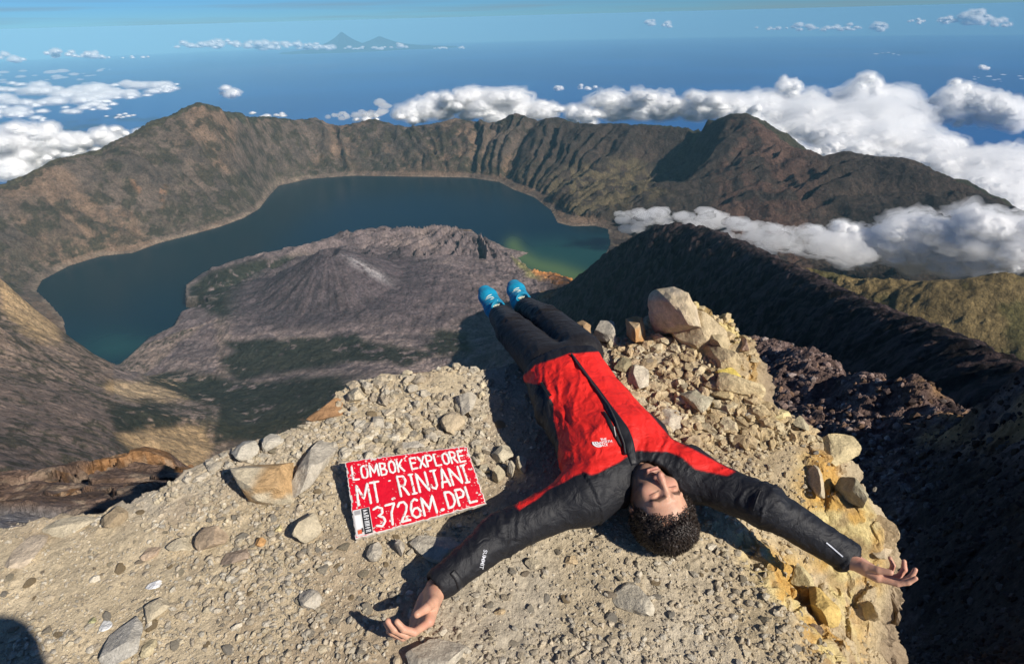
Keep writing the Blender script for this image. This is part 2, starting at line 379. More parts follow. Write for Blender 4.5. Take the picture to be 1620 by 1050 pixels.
    col = mix(col, (0.29, 0.225, 0.180), ls)
    col = mix(col, (0.19, 0.150, 0.135), ls*smooth(520, 640, qy)*smooth(260, 180, qx)*.8)
    col = mix(col, (0.062, 0.058, 0.038), ls*spk(fbm(x/16, y/16, octv=4, seed=53)*.6+n2*.5, .585, .025)*.85)
    for pl in ([(170,605),(250,600),(300,612),(302,635),(240,645),(200,640),(160,625)], [(190,690),(260,672),(320,680),(340,705),(330,740),(250,790),(215,740)], [(0,440),(50,460),(100,520),(105,545),(60,540),(0,490)]):
        col = mix(col, (0.50, 0.37, 0.21), reg(pl, 8)*(DD < 3800)*.85)
    col = mix(col, (0.026, 0.030, 0.019), forest*.94)
    # young cone: dark ash, pale fumarole crust at the top
    cw = smooth(760, 560, rc)*(DD > 2500)
    col = mix(col, (0.072, 0.060, 0.064), cw*.92)
    col = mix(col, (0.125, 0.10, 0.098), cw*spk(gul, .60, .10)*.6)
    vent = np.exp(-(((px-585)/26)**2+((py-428-(px-585)*.55)/7)**2))*spk(n3, .44, .05)*(rc < 900)
    col = mix(col, (0.60, 0.58, 0.55), np.clip(vent*1.6, 0, 1)*.9)
    fresh = reg([(545,410),(640,415),(730,440),(760,480),(700,520),(620,500),(560,450)], 14)*(DD > 2500)*(DD < 5200)
    col = mix(col, (0.105, 0.085, 0.088), fresh*.6)
    # sulphur-stained shore
    sp = reg([(812,404),(838,416),(862,426),(900,430),(920,440),(900,458),(880,470),(850,474),(845,468),(885,460),(893,448),(880,440),(850,436),(820,424)], 4)*(DD > 2500)*(sdl < 4)
    col = mix(col, (0.78, 0.36, 0.11), sp*smooth(835, 880, px)); col = mix(col, (0.26, 0.25, 0.09), sp*smooth(880, 835, px)*.8)
    col = mix(col, (0.24, 0.20, 0.16), smooth(40, 8, -sdl)*(sdl < 0)*(DD > 2300)*spk(n2, .45, .1)*.8)
    sp2 = (sdl < 0)*smooth(170, 60, -sdl)*smooth(836, 850, px)*smooth(935, 920, px)*smooth(408, 420, py)*smooth(486, 474, py)*(DD > 2500)
    col = mix(col, (0.80, 0.36, 0.10), sp2*.95)
    # dark ridge
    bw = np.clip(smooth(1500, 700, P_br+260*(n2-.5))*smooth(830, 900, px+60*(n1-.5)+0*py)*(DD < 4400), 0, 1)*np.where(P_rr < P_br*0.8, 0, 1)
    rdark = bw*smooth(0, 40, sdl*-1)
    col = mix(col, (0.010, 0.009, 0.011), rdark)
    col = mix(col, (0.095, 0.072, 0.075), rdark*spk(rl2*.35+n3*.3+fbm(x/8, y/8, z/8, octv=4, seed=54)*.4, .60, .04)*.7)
    # brown-green ridge
    rw = ((DD < 4300) & (px > 1150) & (P_rr < P_br*0.8+0))*1.0
    col = mix(col, (0.20, 0.16, 0.078), rw); col = mix(col, (0.085, 0.085, 0.036), rw*spk(n2*.6+fbm(s_rr/150+P_rr/500, P_rr/900, octv=3, seed=15)*.4, .50, .05)*.85)
    # outer flanks: brown grass on the left, forest elsewhere
    out = (poly_sd(x, y, [p[:2] for p in RIM]+[(4000, 0), (-4000, 0)]) < 0)*smooth(4500, 5200, DD)
    col = mix(col, (0.040, 0.045, 0.030), out*.85)
    col = mix(col, (0.085, 0.075, 0.045), out*smooth(500, 100, P_rim)*smooth(400, 200, px)*.8)
    reg_id = np.zeros(x.shape, int)
    reg_id[(rc < 620) & (cw > .3) & is_cone] = 1
    reg_id[bw > .5] = 2
    reg_id[(rw > .5)] = 3
    reg_id[(DD > 4300) & (hgt > 30) & (reg_id == 0) & (sdl < 0) & ((pen < .5) | (DD > 5200))] = 4
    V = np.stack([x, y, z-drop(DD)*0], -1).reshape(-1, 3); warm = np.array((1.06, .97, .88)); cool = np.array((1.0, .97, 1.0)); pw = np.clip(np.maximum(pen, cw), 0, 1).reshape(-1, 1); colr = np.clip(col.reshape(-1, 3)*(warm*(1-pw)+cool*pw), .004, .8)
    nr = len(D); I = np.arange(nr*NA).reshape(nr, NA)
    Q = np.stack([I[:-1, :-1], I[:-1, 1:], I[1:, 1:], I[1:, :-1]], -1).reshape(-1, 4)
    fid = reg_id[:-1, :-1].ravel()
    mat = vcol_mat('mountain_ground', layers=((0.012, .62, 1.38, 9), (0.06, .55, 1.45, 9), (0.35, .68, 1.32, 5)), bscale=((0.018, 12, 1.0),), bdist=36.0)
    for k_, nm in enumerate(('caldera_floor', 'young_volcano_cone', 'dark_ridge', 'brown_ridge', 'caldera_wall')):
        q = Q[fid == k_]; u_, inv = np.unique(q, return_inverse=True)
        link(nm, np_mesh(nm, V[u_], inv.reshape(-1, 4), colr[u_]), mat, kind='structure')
build_terrain()
def build_lake():
    gx = np.linspace(-4600, 1700, 260); gy = np.linspace(2300, 8300, 300); X_, Y_ = np.meshgrid(gx, gy)
    m_ = poly_sd(X_, Y_, LAKE)
    V = np.stack([X_, Y_, np.full(X_.shape, ZL)], -1).reshape(-1, 3); nx = len(gx); I = np.arange(len(V)).reshape(len(gy), nx)
    Q = np.stack([I[:-1, :-1], I[:-1, 1:], I[1:, 1:], I[1:, :-1]], -1).reshape(-1, 4)
    keep = (m_.ravel()[Q] > -140).any(1); Q = Q[keep]
    px, py, _ = pix(V)
    c = np.array((0.002, 0.018, 0.029))[None, :]*np.ones((len(V), 1))
    n = fbm(V[:, 0]/300, V[:, 1]/300, octv=4, seed=70)
    def mixc(c, k, w): return c*(1-w[:, None])+np.array(k)*w[:, None]
    c = mixc(c, (0.020, 0.085, 0.075), np.exp(-(((px-185)/55)**2+((py-548)/22)**2))*np.clip(.3+n, 0, 1)*.8)
    c = mixc(c, (0.03, 0.12, 0.08), smooth(800, 860, px)*smooth(360, 400, py)*.35)
    c = mixc(c, (0.10, 0.16, 0.055), np.exp(-(line_d(px, py, [(812,388),(826,406),(850,420),(885,428),(918,440)])[0]/13)**2)*.85)
    u_, inv = np.unique(Q, return_inverse=True)
    me = np_mesh('lake_water', V[u_], inv.reshape(-1, 4), np.clip(c[u_], 0, 1))
    m = bpy.data.materials.new('lake_water'); t = nodes(m); L = t.links.new
    at = N(t, 'Attribute', attribute_name='col'); b = N(t, 'BsdfPrincipled', i_Roughness=0.25); b.inputs['Specular IOR Level'].default_value = 0.12
    co = N(t, 'TexCoord'); nz = N(t, 'TexNoise', i_Scale=0.05, i_Detail=6.0); L(co.outputs['Object'], nz.inputs['Vector'])
    bp = N(t, 'Bump', i_Strength=0.5, i_Distance=0.6); L(nz.outputs[0], bp.inputs['Height']); L(bp.outputs[0], b.inputs['Normal'])
    L(at.outputs[0], b.inputs['Base Color']); o = N(t, 'OutputMaterial'); L(b.outputs[0], o.inputs[0])
    link('lake_water', me, m, kind='structure')
build_lake()
# ================================================================== CLOUDS
_ICO = {}
def ico(sub):
    if sub not in _ICO:
        bm = bmesh.new(); bmesh.ops.create_icosphere(bm, subdivisions=sub, radius=1.0)
        V = np.array([v.co[:] for v in bm.verts]); Fq = np.array([[v.index for v in f.verts] for f in bm.faces]); bm.free()
        _ICO[sub] = (V, Fq)
    return _ICO[sub]
def cloud_mat(name, alpha=None, thr=(0.4, 0.6), sc=0.004):
    m = bpy.data.materials.new(name); t = nodes(m); L = t.links.new; o = N(t, 'OutputMaterial')
    d = N(t, 'BsdfDiffuse', i_Color=(0.97, 0.97, 0.97, 1)); tr = N(t, 'BsdfTranslucent', i_Color=(0.97, 0.97, 0.97, 1))
    mx = N(t, 'MixShader', n0=0.12); L(d.outputs[0], mx.inputs[1]); L(tr.outputs[0], mx.inputs[2])
    if alpha is None: L(mx.outputs[0], o.inputs[0]); return m
    co = N(t, 'TexCoord'); nz = N(t, 'TexNoise', i_Scale=sc, i_Detail=7.0, i_Roughness=0.68); L(co.outputs['Object'], nz.inputs['Vector'])
    mr = N(t, 'MapRange', n1=thr[0], n2=thr[1], n3=0.0, n4=alpha); mr.interpolation_type = 'SMOOTHSTEP'; L(nz.outputs[0], mr.inputs[0])
    tp = N(t, 'BsdfTransparent'); m2 = N(t, 'MixShader'); L(mr.outputs[0], m2.inputs[0]); L(tp.outputs[0], m2.inputs[1]); L(mx.outputs[0], m2.inputs[2]); L(m2.outputs[0], o.inputs[0])
    return m
CM_CORE = cloud_mat('cloud_core')
def vol_mat(dens):
    m = bpy.data.materials.new('cloud_vapour'); t = nodes(m)
    pv = N(t, 'VolumePrincipled', i_Density=dens, i_Color=(1, 1, 1, 1), i_Anisotropy=0.0); o = N(t, 'OutputMaterial'); t.links.new(pv.outputs[0], o.inputs[1]); return m
def puffs_mesh(name, P, mats, rng, flat=0.75, shells=(0.80, 1.10, 1.45), disp=1.0):
    """P: list of (centre, radius, subdivision). Crisp billows inside, torn translucent fringe outside."""
    Vs, Fs, mi = [], [], []; off = 0
    for (c, r_, sub) in P:
        V0, F0 = ico(sub); c = np.array(c)
        ax = np.array([rng.uniform(.9, 1.35), rng.uniform(.9, 1.25), flat*rng.uniform(.8, 1.15)])
        sd = rng.randrange(1000)
        for k, sh in enumerate(shells):
            q = V0*2.2+c/r_*0.9
            b1 = np.abs(2*fbm(q[:, 0]*.8, q[:, 1]*.8, q[:, 2]*.8, octv=2, seed=sd)-1)
            b2 = fbm(q[:, 0]*2.3, q[:, 1]*2.3, q[:, 2]*2.3, octv=4, seed=sd+3, ridged=False)
            b3 = 1-fbm(q[:, 0]*1.6, q[:, 1]*1.6, q[:, 2]*1.6, octv=3, seed=sd+9, ridged=True)
            rad = sh*(0.72+disp*(0.40*b1+0.34*(b2-.35)+0.26*b3))
            V = V0*rad[:, None]*ax*r_
            V[:, 2] = np.where(V[:, 2] < 0, V[:, 2]*.55, V[:, 2])
            Vs.append(V+c); Fs.append(F0+off); mi.append(np.full(len(F0), k)); off += len(V0)
    me = np_mesh(name, np.concatenate(Vs), np.concatenate(Fs))
    for m in mats: me.materials.append(m)
    me.polygons.foreach_set('material_index', np.concatenate(mi).astype(np.int32))
    return me
def cloud(spec, label, seed, group=None, D=None, z=None, big=False, veil=False, flat=0.75, row=False, **kw):
    """spec: ellipses (px, py, rx, ry, n) in the view; each puff stands at the layer height z (or distance D)"""
    rng = random.Random(seed); P = []
    for (cx, cy_, rx, ry, n) in spec:
        for i in range(int(n*1.3)+1):
            a = rng.uniform(0, 2*math.pi); q = math.sqrt(rng.random()); x = cx+rx*q*math.cos(a); y = cy_+ry*q*math.sin(a)
            c = at_z(x, y, z) if z is not None else at_d(x, y, D*rng.uniform(.97, 1.03))
            pxm = FPX/np.dot(c-CAMP, _f); r_ = min(rx, ry*1.5)*rng.uniform(.45, .85)*(1.15-.5*q)
            rpx = max(2.0, r_); sub = 4 if rpx > 16 else (3 if rpx > 5 else 2)
            P.append((c, rpx/pxm, sub))
    c0 = np.mean([p[0] for p in P], 0)
    P = [(p[0]-c0, p[1], p[2]) for p in P]
    rr = float(np.median([p[1] for p in P]))
    if veil: me = puffs_mesh('cloud', P, (vol_mat(0.60/rr),), rng, flat, (1.1,), **kw)
    else: me = puffs_mesh('cloud', P, (CM_CORE, vol_mat(1.0/rr), vol_mat(.38/rr)), rng, flat, **kw)
    if row:
        o = link('thin_clouds' if veil else 'cloud_row', me, kind='stuff'); o.location = c0; o['label'] = label; return o
    o = link('cloud', me); o.location = c0; o['label'] = label; o['category'] = 'cloud'
    return o
cloud([(650,182,26,14,7),(690,170,36,18,9),(740,168,44,20,12),(800,170,44,20,11),(850,178,36,14,8),(580,184,22,9,5)], 'long white cloud bank just behind the far crater rim', 1, D=10500)
cloud([(560,183,28,8,5),(600,178,14,16,4),(530,186,12,6,3)], 'ragged wisp of cloud curling over the far rim', 2, D=9700, veil=True)
cloud([(930,185,40,14,9),(980,172,40,20,11),(1040,172,50,20,12),(1100,170,46,18,11),(1160,175,40,16,9)], 'white cloud bank between the middle rim and the right-hand peak', 3, D=12000)
cloud([(1180,175,50,22,10),(1240,185,60,26,14),(1310,190,60,34,15),(1290,225,60,22,12),(1380,215,70,36,16),(1400,180,50,26,9),(1450,240,70,26,14),(1340,240,60,20,9)], 'largest heaped white cloud bank right of the right-hand peak', 4, z=-1850, flat=.8)
cloud([(1520,265,60,26,13),(1580,280,60,34,14),(1620,300,50,34,10),(1540,300,50,16,7),(1480,262,40,16,7),(1600,330,50,20,7)], 'low billowing cloud spilling down behind the right end of the rim', 5, z=-1750, flat=.8)
cloud([(1372,135,17,13,5),(1368,152,20,16,6),(1385,165,26,14,6)], 'tall cauliflower cloud tower rising from the right-hand bank', 6, D=14500, flat=1.1)
cloud([(1250,137,16,13,6),(1258,148,14,8,4)], 'lone rounded puff of cloud floating above the right-hand bank', 7, D=15500, flat=1.0)
cloud([(1518,140,14,16,5),(1525,165,30,20,8),(1575,178,36,20,8),(1500,185,36,14,6),(1600,190,26,14,5),(1470,165,20,8,4)], 'bright twin-headed cumulus near the right edge above the rim', 8, D=14000, flat=1.0)
cloud([(1558,108,7,4,4)], 'tiny round cloud high above the twin-headed cumulus', 9, D=26000)
cloud([(885,141,8,4,4)], 'left one of two small cloud specks over the sea', 10, D=24000)
cloud([(928,139,14,5,5)], 'right one of two small cloud specks over the sea', 11, D=23500)
cloud([(361,147,12,9,6)], 'small solitary white cloud above the left-hand peak', 12, D=19000)
cloud([(190,184,25,4,6)], 'thin flat cloud strip left of the left-hand peak', 13, D=13500, flat=.5, row=True)
cloud([(425,181,34,5,7)], 'thin low cloud resting just behind the crest right of the left-hand peak', 14, D=10000, flat=.6, row=True)
cloud([(40,215,60,16,11),(160,222,60,12,9),(140,240,50,10,7),(60,262,60,18,9),(30,240,60,26,13),(90,232,36,16,8),(130,230,40,16,8),(185,213,42,9,8),(20,268,40,18,7),(90,255,40,12,6)], 'big white cloud pouring behind the left shoulder of the rim', 15, D=9000, flat=.8)
cloud([(60,155,90,16,13),(60,140,80,10,9),(130,165,90,8,9),(200,150,60,8,7),(20,190,60,8,6),(150,150,60,14,9),(230,138,50,11,10),(270,140,26,7,5),(100,175,70,8,7),(20,175,40,12,6)], 'wide broken cloud sheet over the coast on the left', 16, z=-2300, flat=.5, veil=False, row=True)
cloud([(50,115,80,8,9),(110,122,60,6,7),(10,135,50,8,5),(150,112,30,4,4)], 'thin pale cloud veil stretched above the left cloud sheet', 17, z=-2500, flat=.35, veil=True, row=True)
cloud([(20,92,30,6,7),(100,86,26,6,7),(150,88,32,5,7),(215,92,24,3,4)], 'row of small clouds at the far left of the horizon', 18, D=62000, flat=.8, row=True)
cloud([(300,72,28,5,6),(350,71,40,6,11),(420,72,46,6,12),(480,74,38,5,10),(520,76,20,4,4)], 'long bright cloud row on the horizon left of the far volcano', 19, D=80000, flat=.8, row=True)
cloud([(560,76,20,2.5,6),(600,77,16,3,5),(632,74,14,4,5),(700,76,16,2,4),(735,75,10,2,3)], 'faint line of clouds at the foot of the far volcano', 20, D=78000, flat=.7, row=True)
cloud([(1028,36,9,5,5),(1055,40,8,4,4)], 'pair of small puffs on the horizon above the middle rim', 21, D=85000)
cloud([(1220,46,30,3,5),(1270,44,20,5,6),(1310,46,20,4,5),(1340,44,22,5,7),(1390,44,14,6,5)], 'string of little clouds along the horizon on the right', 22, D=85000, row=True)
cloud([(1450,35,14,4,5),(1500,33,16,6,6),(1543,30,20,9,8),(1585,37,18,6,6)], 'brightest horizon cumulus at the top right', 23, D=75000)
cloud([(1600,122,60,4,6),(1560,128,40,3,4),(1420,85,40,3,4)], 'faint streak of thin cloud over the sea on the right', 24, D=30000, flat=.3, veil=True, row=True)
# mist caught between the black ridge and the right wall
cloud([(1380,385,70,24,14),(1460,385,70,30,16),(1540,385,60,34,15),(1600,385,50,30,11),(1500,415,80,20,12),(1420,412,60,16,8),(1590,425,40,14,5),(1320,370,40,16,7)], 'thick white cloud trapped in the valley behind the black ridge', 25, D=4200, flat=.8, disp=1.15)
cloud([(1180,365,50,16,8),(1240,380,50,22,9),(1290,390,50,26,9),(1340,400,40,22,6)], 'thinner cloud drifting over the middle of the black ridge', 26, D=3900, flat=.8, veil=True)
cloud([(1010,350,60,16,9),(1060,342,60,14,9),(1130,352,70,18,9)], 'faint shred of mist at the lake end of the black ridge', 27, D=4600, flat=.6, veil=True, row=True)
# ---- far volcano on the neighbouring island
def build_far_volcano():
    D0 = 118000.0; top = at_d(540, 50, D0); base_z = -3726-drop(D0)-80; hgt = top[2]-base_z
    nr, na = 60, 160; V = []; 
    for i in range(nr+1):
        f = i/nr; 
        for j in range(na):
            th = 2*math.pi*j/na; rr = f*11000
            rid = 1+0.10*math.sin(th*7+2)+0.05*math.sin(th*17)
            h = hgt*(0.93*math.exp(-f*3.6*rid)+0.07*(1-f)) if f > 0.02 else hgt*.95
            V.append((rr*math.cos(th), rr*math.sin(th), base_z+h*(1 if i < nr else 0)))
    V = np.array(V); V[:, 2] += (fbm(V[:, 0]/1800, V[:, 1]/1800, octv=4, seed=91)-.5)*260*np.repeat(np.linspace(.4, 1, nr+1), na)
    I = np.arange((nr+1)*na).reshape(nr+1, na); Q = np.stack([I[:-1], np.roll(I[:-1], -1, 1), np.roll(I[1:], -1, 1), I[1:]], -1).reshape(-1, 4)[:, ::-1]
    m = vcol_mat('far_volcano_ground', layers=((0.0004, .7, 1.3, 5),))
    V[:, 0] += top[0]; V[:, 1] += top[1]
    me = np_mesh('far_volcano', V, Q, np.full((len(V), 3), (0.010, 0.014, 0.018)))
    link('far_volcano', me, m, kind='structure')
    t2 = at_d(600, 57, D0+5000); s = 0.72
    V2 = V.copy(); V2[:, 0] = (V[:, 0]-top[0])*1.3+t2[0]; V2[:, 1] = (V[:, 1]-top[1])+t2[1]; V2[:, 2] = base_z+(V[:, 2]-base_z)*(t2[2]-base_z)/hgt
    link('far_hills', np_mesh('far_hills', V2, Q, np.full((len(V), 3), (0.010, 0.014, 0.018))), m, kind='structure')
build_far_volcano()
# ================================================================== SUMMIT LEDGE
SL = 0.15; Y0 = 1.433
def plane_z(y): return SL*(y-Y0)
def at_h(x, y, h=0.0):
    """point of the view line through (x, y) that lies h above the tilted summit plane"""
    d = ray(x, y); n = np.array([0, -SL, 1.0]); P0 = np.array([0, Y0, h]); return CAMP+d*((P0-CAMP)@n/(d@n))
EDGE_PX = [(-260,850,0),(-100,845,0),(0,835,0),(60,826,0),(150,816,0),(205,802,0),(240,782,0),(300,757,0),(345,724,0),(400,706,0),(440,692,0),(478,682,0),(530,642,0),(560,608,0),(620,600,0),(680,592,0),
 (705,580,0),(760,582,-.02),(830,560,-.03),(880,532,0),(930,525,0),(1000,545,0),(1050,492,0),(1100,494,0.02),(1140,527,.02),(1183,560,.02),(1188,600,.0),(1176,640,-.02),(1210,656,-.01),(1240,668,-.01),(1290,682,0),
 (1345,712,0),(1350,745,-.04),(1380,792,-.10),(1412,832,-.16),(1405,865,-.22),(1385,885,-.26),(1372,920,-.30),(1376,1000,-.36),(1384,1050,-.42),(1400,1150,-.55)]
EDGE = [tuple(at_h(x, y, h)[:2]) for x, y, h in EDGE_PX]+[(1.1, -0.2), (1.6, -2.5), (0.5, -4.5), (-3.0, -4.5), (-4.5, -1.0), (-3.2, 1.2)]
HC = [(1110,830,0),(1160,800,0),(1200,760,0),(1250,740,.01),(1300,740,0),(1330,790,-.05),(1220,935,-.015),(1170,880,-.01),(1195,905,-.01),(1250,985,-.01),(1240,930,-.13),(1290,930,-.24),(1330,960,-.30),(1290,860,-.10),
 (1230,860,-.11),(1200,850,-.07),(1180,845,-.03),(1320,900,-.2),(1345,1020,-.38),(1310,990,-.16),(1300,1050,-.02),(1330,1050,-.2),(1270,1010,-.02),(1250,890,-.14),(1360,860,-.14),(1385,840,-.12),
 (1100,560,.05),(1160,560,.09),(1140,595,.06),(1085,530,.06),(1130,520,.10),(1110,500,.08),(1060,500,.04),(1175,600,.06),(1060,620,0),(1000,600,0),(940,560,0),(1150,700,0),(1200,680,.01),(1100,760,0),(1050,900,0),(1150,960,0),(1100,1040,0),(900,1000,0),(700,1000,0),(500,1000,0),
 (300,1000,0),(100,1000,.01),(0,900,.02),(0,1050,0),(150,870,.01),(300,850,0),(400,800,0),(500,800,0),(600,800,0),(700,900,0),(600,700,.01),(700,650,0),(780,700,-.02),(800,640,-.04),(740,620,-.02),(850,760,-.01),(650,620,.02),
 (560,640,.02),(480,700,.02),(380,740,.02),(250,800,.01),(120,830,0),(830,580,-.07),(900,540,-.02),(950,900,0),(850,900,0)]
_hp = np.array([list(at_h(x, y, h)[:2])+[h] for x, y, h in HC]+[[x, y, 0] for x, y in [(-2.5,0),(-2.5,1.4),(-1,0),(0,0),(.6,0),(0,-2),(-2,-2),(.9,.4),(-3.5,-3)]]+[[1.2,.3,-.5],[1.5,1.0,-.6],[1.5,1.6,-.3]])
_K = np.hypot(_hp[:, None, 0]-_hp[None, :, 0], _hp[:, None, 1]-_hp[None, :, 1])-np.eye(len(_hp))*0.006
_n = len(_hp); _KK = np.zeros((_n+1, _n+1)); _KK[:_n, :_n] = _K; _KK[_n, :_n] = 1; _KK[:_n, _n] = 1
_w = np.linalg.solve(_KK, np.concatenate([_hp[:, 2], [0]]))
CRAG_PX = [[(1120,520),(1150,520),(1190,565),(1192,640),(1150,600),(1110,560)], [(1290,690),(1350,700),(1420,830),(1405,880),(1340,880),(1300,820),(1270,760)], [(1180,840),(1260,840),(1400,880),(1390,1080),(1320,1080),(1215,930)], [(1040,480),(1110,480),(1130,540),(1050,550)]]
CRAG = [[tuple(at_h(x, y, 0)[:2]) for x, y in pl] for pl in CRAG_PX]
def crag_w(x, y):
    w = np.zeros(np.shape(x))
    for pl in CRAG: w = np.maximum(w, smooth(-.07, .05, poly_sd(x, y, pl)))
    return w
def cellular(x, y, seed=0, jit=.9):
    """distance to nearest and second nearest random seed, and the id of the nearest"""
    ix = np.floor(x).astype(np.int64); iy = np.floor(y).astype(np.int64); d1 = np.full(np.shape(x), 9.0); d2 = d1.copy(); idn = np.zeros(np.shape(x)); o = np.int64(0)
    for a in (-1, 0, 1):
        for b in (-1, 0, 1):
            cx = ix+a; cy_ = iy+b
            qx = cx+.5+jit*(_hash(cx, cy_, o, seed)-.5); qy = cy_+.5+jit*(_hash(cx, cy_, o, seed+1)-.5)
            d = np.hypot(x-qx, y-qy); m = d < d1
            d2 = np.where(m, d1, np.minimum(d2, d)); d1 = np.where(m, d, d1); idn = np.where(m, _hash(cx, cy_, o, seed+2), idn)
    return d1, d2, idn
def gh(x, y, fine=True):
    x = np.asarray(x, float); y = np.asarray(y, float); sh = x.shape; xf = x.ravel(); yf = y.ravel()
    out = np.empty(len(xf))
    for i in range(0, len(xf), 60000):
        a = xf[i:i+60000, None]-_hp[:, 0]; b = yf[i:i+60000, None]-_hp[:, 1]; out[i:i+60000] = np.hypot(a, b)@_w[:-1]
    h = (out+_w[-1]).reshape(sh)
    z = plane_z(np.minimum(y, 2.6))+h
    wx = .035*(fbm(x*9, y*9, octv=3, seed=101)-.5); wy = .035*(fbm(x*9, y*9, octv=3, seed=102)-.5)
    e = poly_sd(x+wx*1.6, y+wy*1.6, EDGE); c = crag_w(x+wx, y+wy)
    if fine:
        z = z+.030*(fbm(x*3.1, y*3.1, octv=3, seed=103)-.5)+.012*(fbm(x*14, y*14, octv=4, seed=104)-.5)
        d1, d2, idn = cellular((x+wx)*11, (y+wy)*11, 105)
        patch = smooth(.45, .62, fbm(x*2.2, y*2.2, octv=3, seed=106))
        z = z+patch*.007*smooth(.5, .0, d1)*(.2+idn)
        d1b, d2b, idb = cellular((x+wx)*34, (y+wy)*34, 107)
        z = z+.006*smooth(.55, .0, d1b)*idb*(.25+.75*smooth(.4, .6, fbm(x*5, y*5, octv=2, seed=108)))
        # broken rock at the sulphur-stained edge
        e1, e2, ide = cellular((x+2*wx)*7.5, (y+2*wy)*7.5, 109)
        f1, f2, idf = cellular((x+wx)*19, (y+wy)*19, 110)
        z = z+c*(.075*(ide-.45)*smooth(0, .18, e2-e1)+.028*(idf-.4)*smooth(0, .2, f2-f1)+.05*(fbm(x*6, y*6, octv=5, seed=111, ridged=True)-.55))
    fall = np.maximum(-e, 0)
    z = z-np.minimum(fall*3.2, .5+fall*1.3)+.10*smooth(0, .15, fall)*(fbm(x*7, y*7, octv=4, seed=113)-.5)
    return z
def hit(px, py, guess=2.6):
    d = ray(px, py); ts = np.linspace(.7, 4.2, 700); P = CAMP+d*ts[:, None]
    g = gh(P[:, 0], P[:, 1]); k = np.argmax(P[:, 2] < g)
    return P[k] if P[k, 2] < g[k] else at_h(px, py)
def ground_col(x, y, z):
    n1 = fbm(x*1.7, y*1.7, octv=4, seed=120); n2 = fbm(x*9, y*9, octv=4, seed=121); n3 = fbm(x*40, y*40, octv=3, seed=122)
    c = np.array((0.60, 0.495, 0.335))[None]*np.ones((len(x), 1)); c = c*(.82+.36*n2+.22*(n3-.5))[:, None]
    def mix(c, k, w): return c*(1-w[:, None])+np.array(k)*w[:, None]
    c = mix(c, (0.56, 0.50, 0.40), smooth(.5, .66, n1)*.6)
    c = mix(c, (0.40, 0.31, 0.215), smooth(.52, .66, fbm(x*3, y*3, octv=4, seed=123))*.55)
    cr = crag_w(x+.05*(n2-.5), y+.05*(n2-.5)); right = smooth(.35, .9, x)
    c = mix(c, (0.56, 0.43, 0.24), right*.55)
    c = mix(c, (0.72, 0.58, 0.26), cr*smooth(.40, .56, n2)*.85)
    c = mix(c, (0.62, 0.36, 0.09), cr*smooth(.54, .66, fbm(x*7, y*7, z*7, octv=4, seed=124))*.85)
    c = mix(c, (0.36, 0.24, 0.13), cr*smooth(.55, .68, fbm(x*13, y*13, z*13, octv=3, seed=125))*.6)
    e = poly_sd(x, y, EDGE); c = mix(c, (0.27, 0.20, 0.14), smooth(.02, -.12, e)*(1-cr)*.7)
    return np.clip(c, .02, .85)
GROUND_MAT = vcol_mat('summit_dust', layers=((60.0, .80, 1.20, 6), (300.0, .82, 1.18, 4)), bscale=((90.0, 8, 1.0), (420.0, 4, .35)), bdist=.009)
def build_ledge():
    gx = np.concatenate([np.linspace(-5, -2.25, 40, endpoint=False), np.linspace(-2.25, .55, 420, endpoint=False), np.linspace(.55, 1.75, 300, endpoint=False), np.linspace(1.75, 2.6, 20)])
    gy = np.concatenate([np.linspace(-5, .72, 80, endpoint=False), np.linspace(.72, 3.05, 380), np.linspace(3.08, 3.6, 8)])
    X_, Y_ = np.meshgrid(gx, gy); Z_ = gh(X_, Y_); V = np.stack([X_, Y_, Z_], -1).reshape(-1, 3)
    I = np.arange(len(V)).reshape(X_.shape); Q = np.stack([I[:-1, :-1], I[:-1, 1:], I[1:, 1:], I[1:, :-1]], -1).reshape(-1, 4)
    # break the fall of the edge sideways too, so that it crumbles in ledges and hollows
    e = poly_sd(V[:, 0], V[:, 1], EDGE); w = np.maximum(smooth(.05, -.06, e), .55*crag_w(V[:, 0], V[:, 1])); g0 = np.stack([poly_sd(V[:, 0]+.01, V[:, 1], EDGE)-e, poly_sd(V[:, 0], V[:, 1]+.01, EDGE)-e], 1)/.01
    q = V*6.0; b1 = fbm(q[:, 0], q[:, 1], q[:, 2]*1.6, octv=5, seed=140, gain=.6, ridged=True)-.55; c1, c2, ci = cellular(V[:, 0]*9+V[:, 2]*6, V[:, 1]*9-V[:, 2]*13, 141)
    off = w*(.16*b1+.05*(ci-.5)*smooth(0, .15, c2-c1)); V = V.copy(); V[:, 0] -= g0[:, 0]*off; V[:, 1] -= g0[:, 1]*off; V[:, 2] += w*.05*(fbm(q[:, 1]*1.3, q[:, 2]*1.3, q[:, 0]*1.3, octv=4, seed=142)-.5)
    keep = (e[Q] > -.62).all(1) | (V[Q[:, 0], 1] < -1); Q = Q[keep]; u_, inv = np.unique(Q, return_inverse=True)
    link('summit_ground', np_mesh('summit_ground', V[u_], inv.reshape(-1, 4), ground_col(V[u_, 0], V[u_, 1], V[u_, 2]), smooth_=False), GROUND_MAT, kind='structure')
build_ledge()
